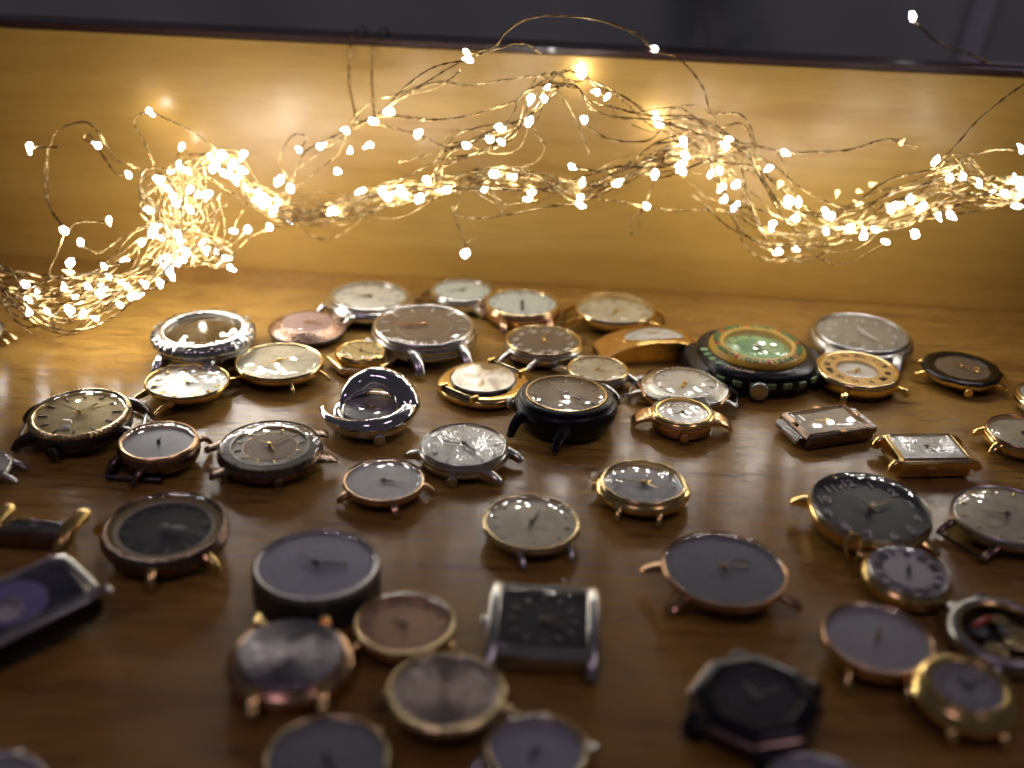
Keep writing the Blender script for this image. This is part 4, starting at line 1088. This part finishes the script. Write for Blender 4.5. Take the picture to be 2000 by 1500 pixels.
def drop_mesh(k, mat):                # slightly lopsided resin drops, some with a second lobe
    g = turn([(0, -.0027), (.0010, -.0025), (.00165, -.0017), (.00175, -.0004), (.0014, .0010), (.0008, .0022), (.0004, .0032), (0, .0035)], circle(10), 0)
    q = random.Random(k)
    v = [(x * (1 + .25 * math.sin(900 * z + k)) + .0005 * math.sin(700 * z + 2 * k), y * q.uniform(.8, 1.1) * (1 + .2 * math.sin(1300 * z + k)), z) for x, y, z in g[0]]
    g = (v, g[1])
    if k % 3 == 2: g = join(g, ([(x * .7 + .0016, y * .7, z * .6 + .0012) for x, y, z in v], g[1]))
    me = mesh("bulb", g, 180); me.materials.append(mat); return me
on = [drop_mesh(k, LED) for k in range(6)]
me_dim = drop_mesh(9, LEDDIM)
BULBS = """58,289 189,283 250,341 294,219 355,287 334,334 366,336 315,353 410,306 418,327 437,304 474,304 472,331 460,352 483,367 500,390 514,402 542,394 534,411 567,432 527,443
546,353 567,369 583,292 628,285 674,254 684,294 660,334 371,371 390,381 338,387 371,409 345,397 290,410 213,432 126,451 157,474 136,514 299,455 276,474 346,457 395,474 422,492 443,504
483,448 362,490 355,507 320,516 245,509 203,520 49,556 55,584 124,560 172,560 147,580 196,575 92,607 136,606 160,612 185,622 234,596 270,577 250,560 282,555 312,554 335,537 212,540
911,103 914,117 759,217 729,238 720,285 818,262 705,373 748,374 769,378 792,380 834,353 857,373 820,388 908,495 911,283 978,250 979,276 964,339 1000,345 948,369 1030,388 1032,238 1063,194
1070,168 1135,140 1163,180 1186,189 1142,234 1118,325 1137,357 1135,383 1133,400 1280,228 1287,241 1336,278 1338,303 1280,340 1331,336 1388,340 1404,334 1425,271 1415,285 1534,298
1502,329 1439,360 1415,388 1436,404 1262,403 1560,395 1553,427 1509,441 1612,410 1622,422 1661,446 1520,493 1555,486 1686,458 1827,315 1855,348 1913,359 1995,290 1993,354 1962,378 1985,402
1753,399 1740,410 1834,423 1858,420 1711,448 1729,472 1787,458 1802,401 425,318 447,340 505,378 520,394 452,322 428,296 330,525 345,515 755,384 780,372 1980,350 1940,372"""
bulbs = [tuple(map(float, s.split(","))) for s in BULBS.split()]
for path, n, jx in ((MAIN_L, 9, 20), (LOOP_L, 6, 24), (LOOP_L2, 5, 18), (MAIN_C, 4, 18), (UP_R, 3, 14), (MAIN_R, 5, 20), (MAIN_R2, 5, 22)):
    sp = smooth_path([(x, y, 0) for x, y in path], 10)
    for k in range(n):
        q = sp[int((k + rnd.random()) / n * (len(sp) - 1))]
        bulbs.append((q.x + rnd.uniform(-jx, jx), q.y + rnd.uniform(-jx, jx)))
def bulb(p, me, ang=None):
    o = link("bulb", me, None, sl)
    o.location = inv @ p
    o.rotation_euler = (rnd.uniform(-.6, .6), rnd.uniform(0, 6.28) if ang is None else ang, rnd.uniform(-.5, .5))
    s = rnd.uniform(.46, .74); o.scale = (s, s, s * rnd.uniform(.95, 1.25))
for i, (x, y) in enumerate(bulbs):
    p = pt(x, y, rnd.uniform(-.007, .010))
    if (x, y) in ((1280, 228), (1287, 241), (1135, 140)): p = upright(x, y, BOARD_Y - .005)
    if (x, y) in ((294, 219), (355, 287)): p = upright(x, y, BOARD_Y - .010)
    p.y = min(p.y, BOARD_Y - .004)
    if (x, y) == (908, 495): bulb(p, rnd.choice(on), 0.15); continue
    bulb(p, rnd.choice(on))
bulb(upright(1278, 96, BOARD_Y + .004), rnd.choice(on))
bulb(upright(1783, 31, BOARD_Y + .03), rnd.choice(on), 2.7)
for x, y in ((27, 565), (135, 532), (1704, 360), (1678, 374), (1677, 398), (1635, 378), (1523, 360), (1762, 278)):
    bulb(pt(x, y), me_dim)
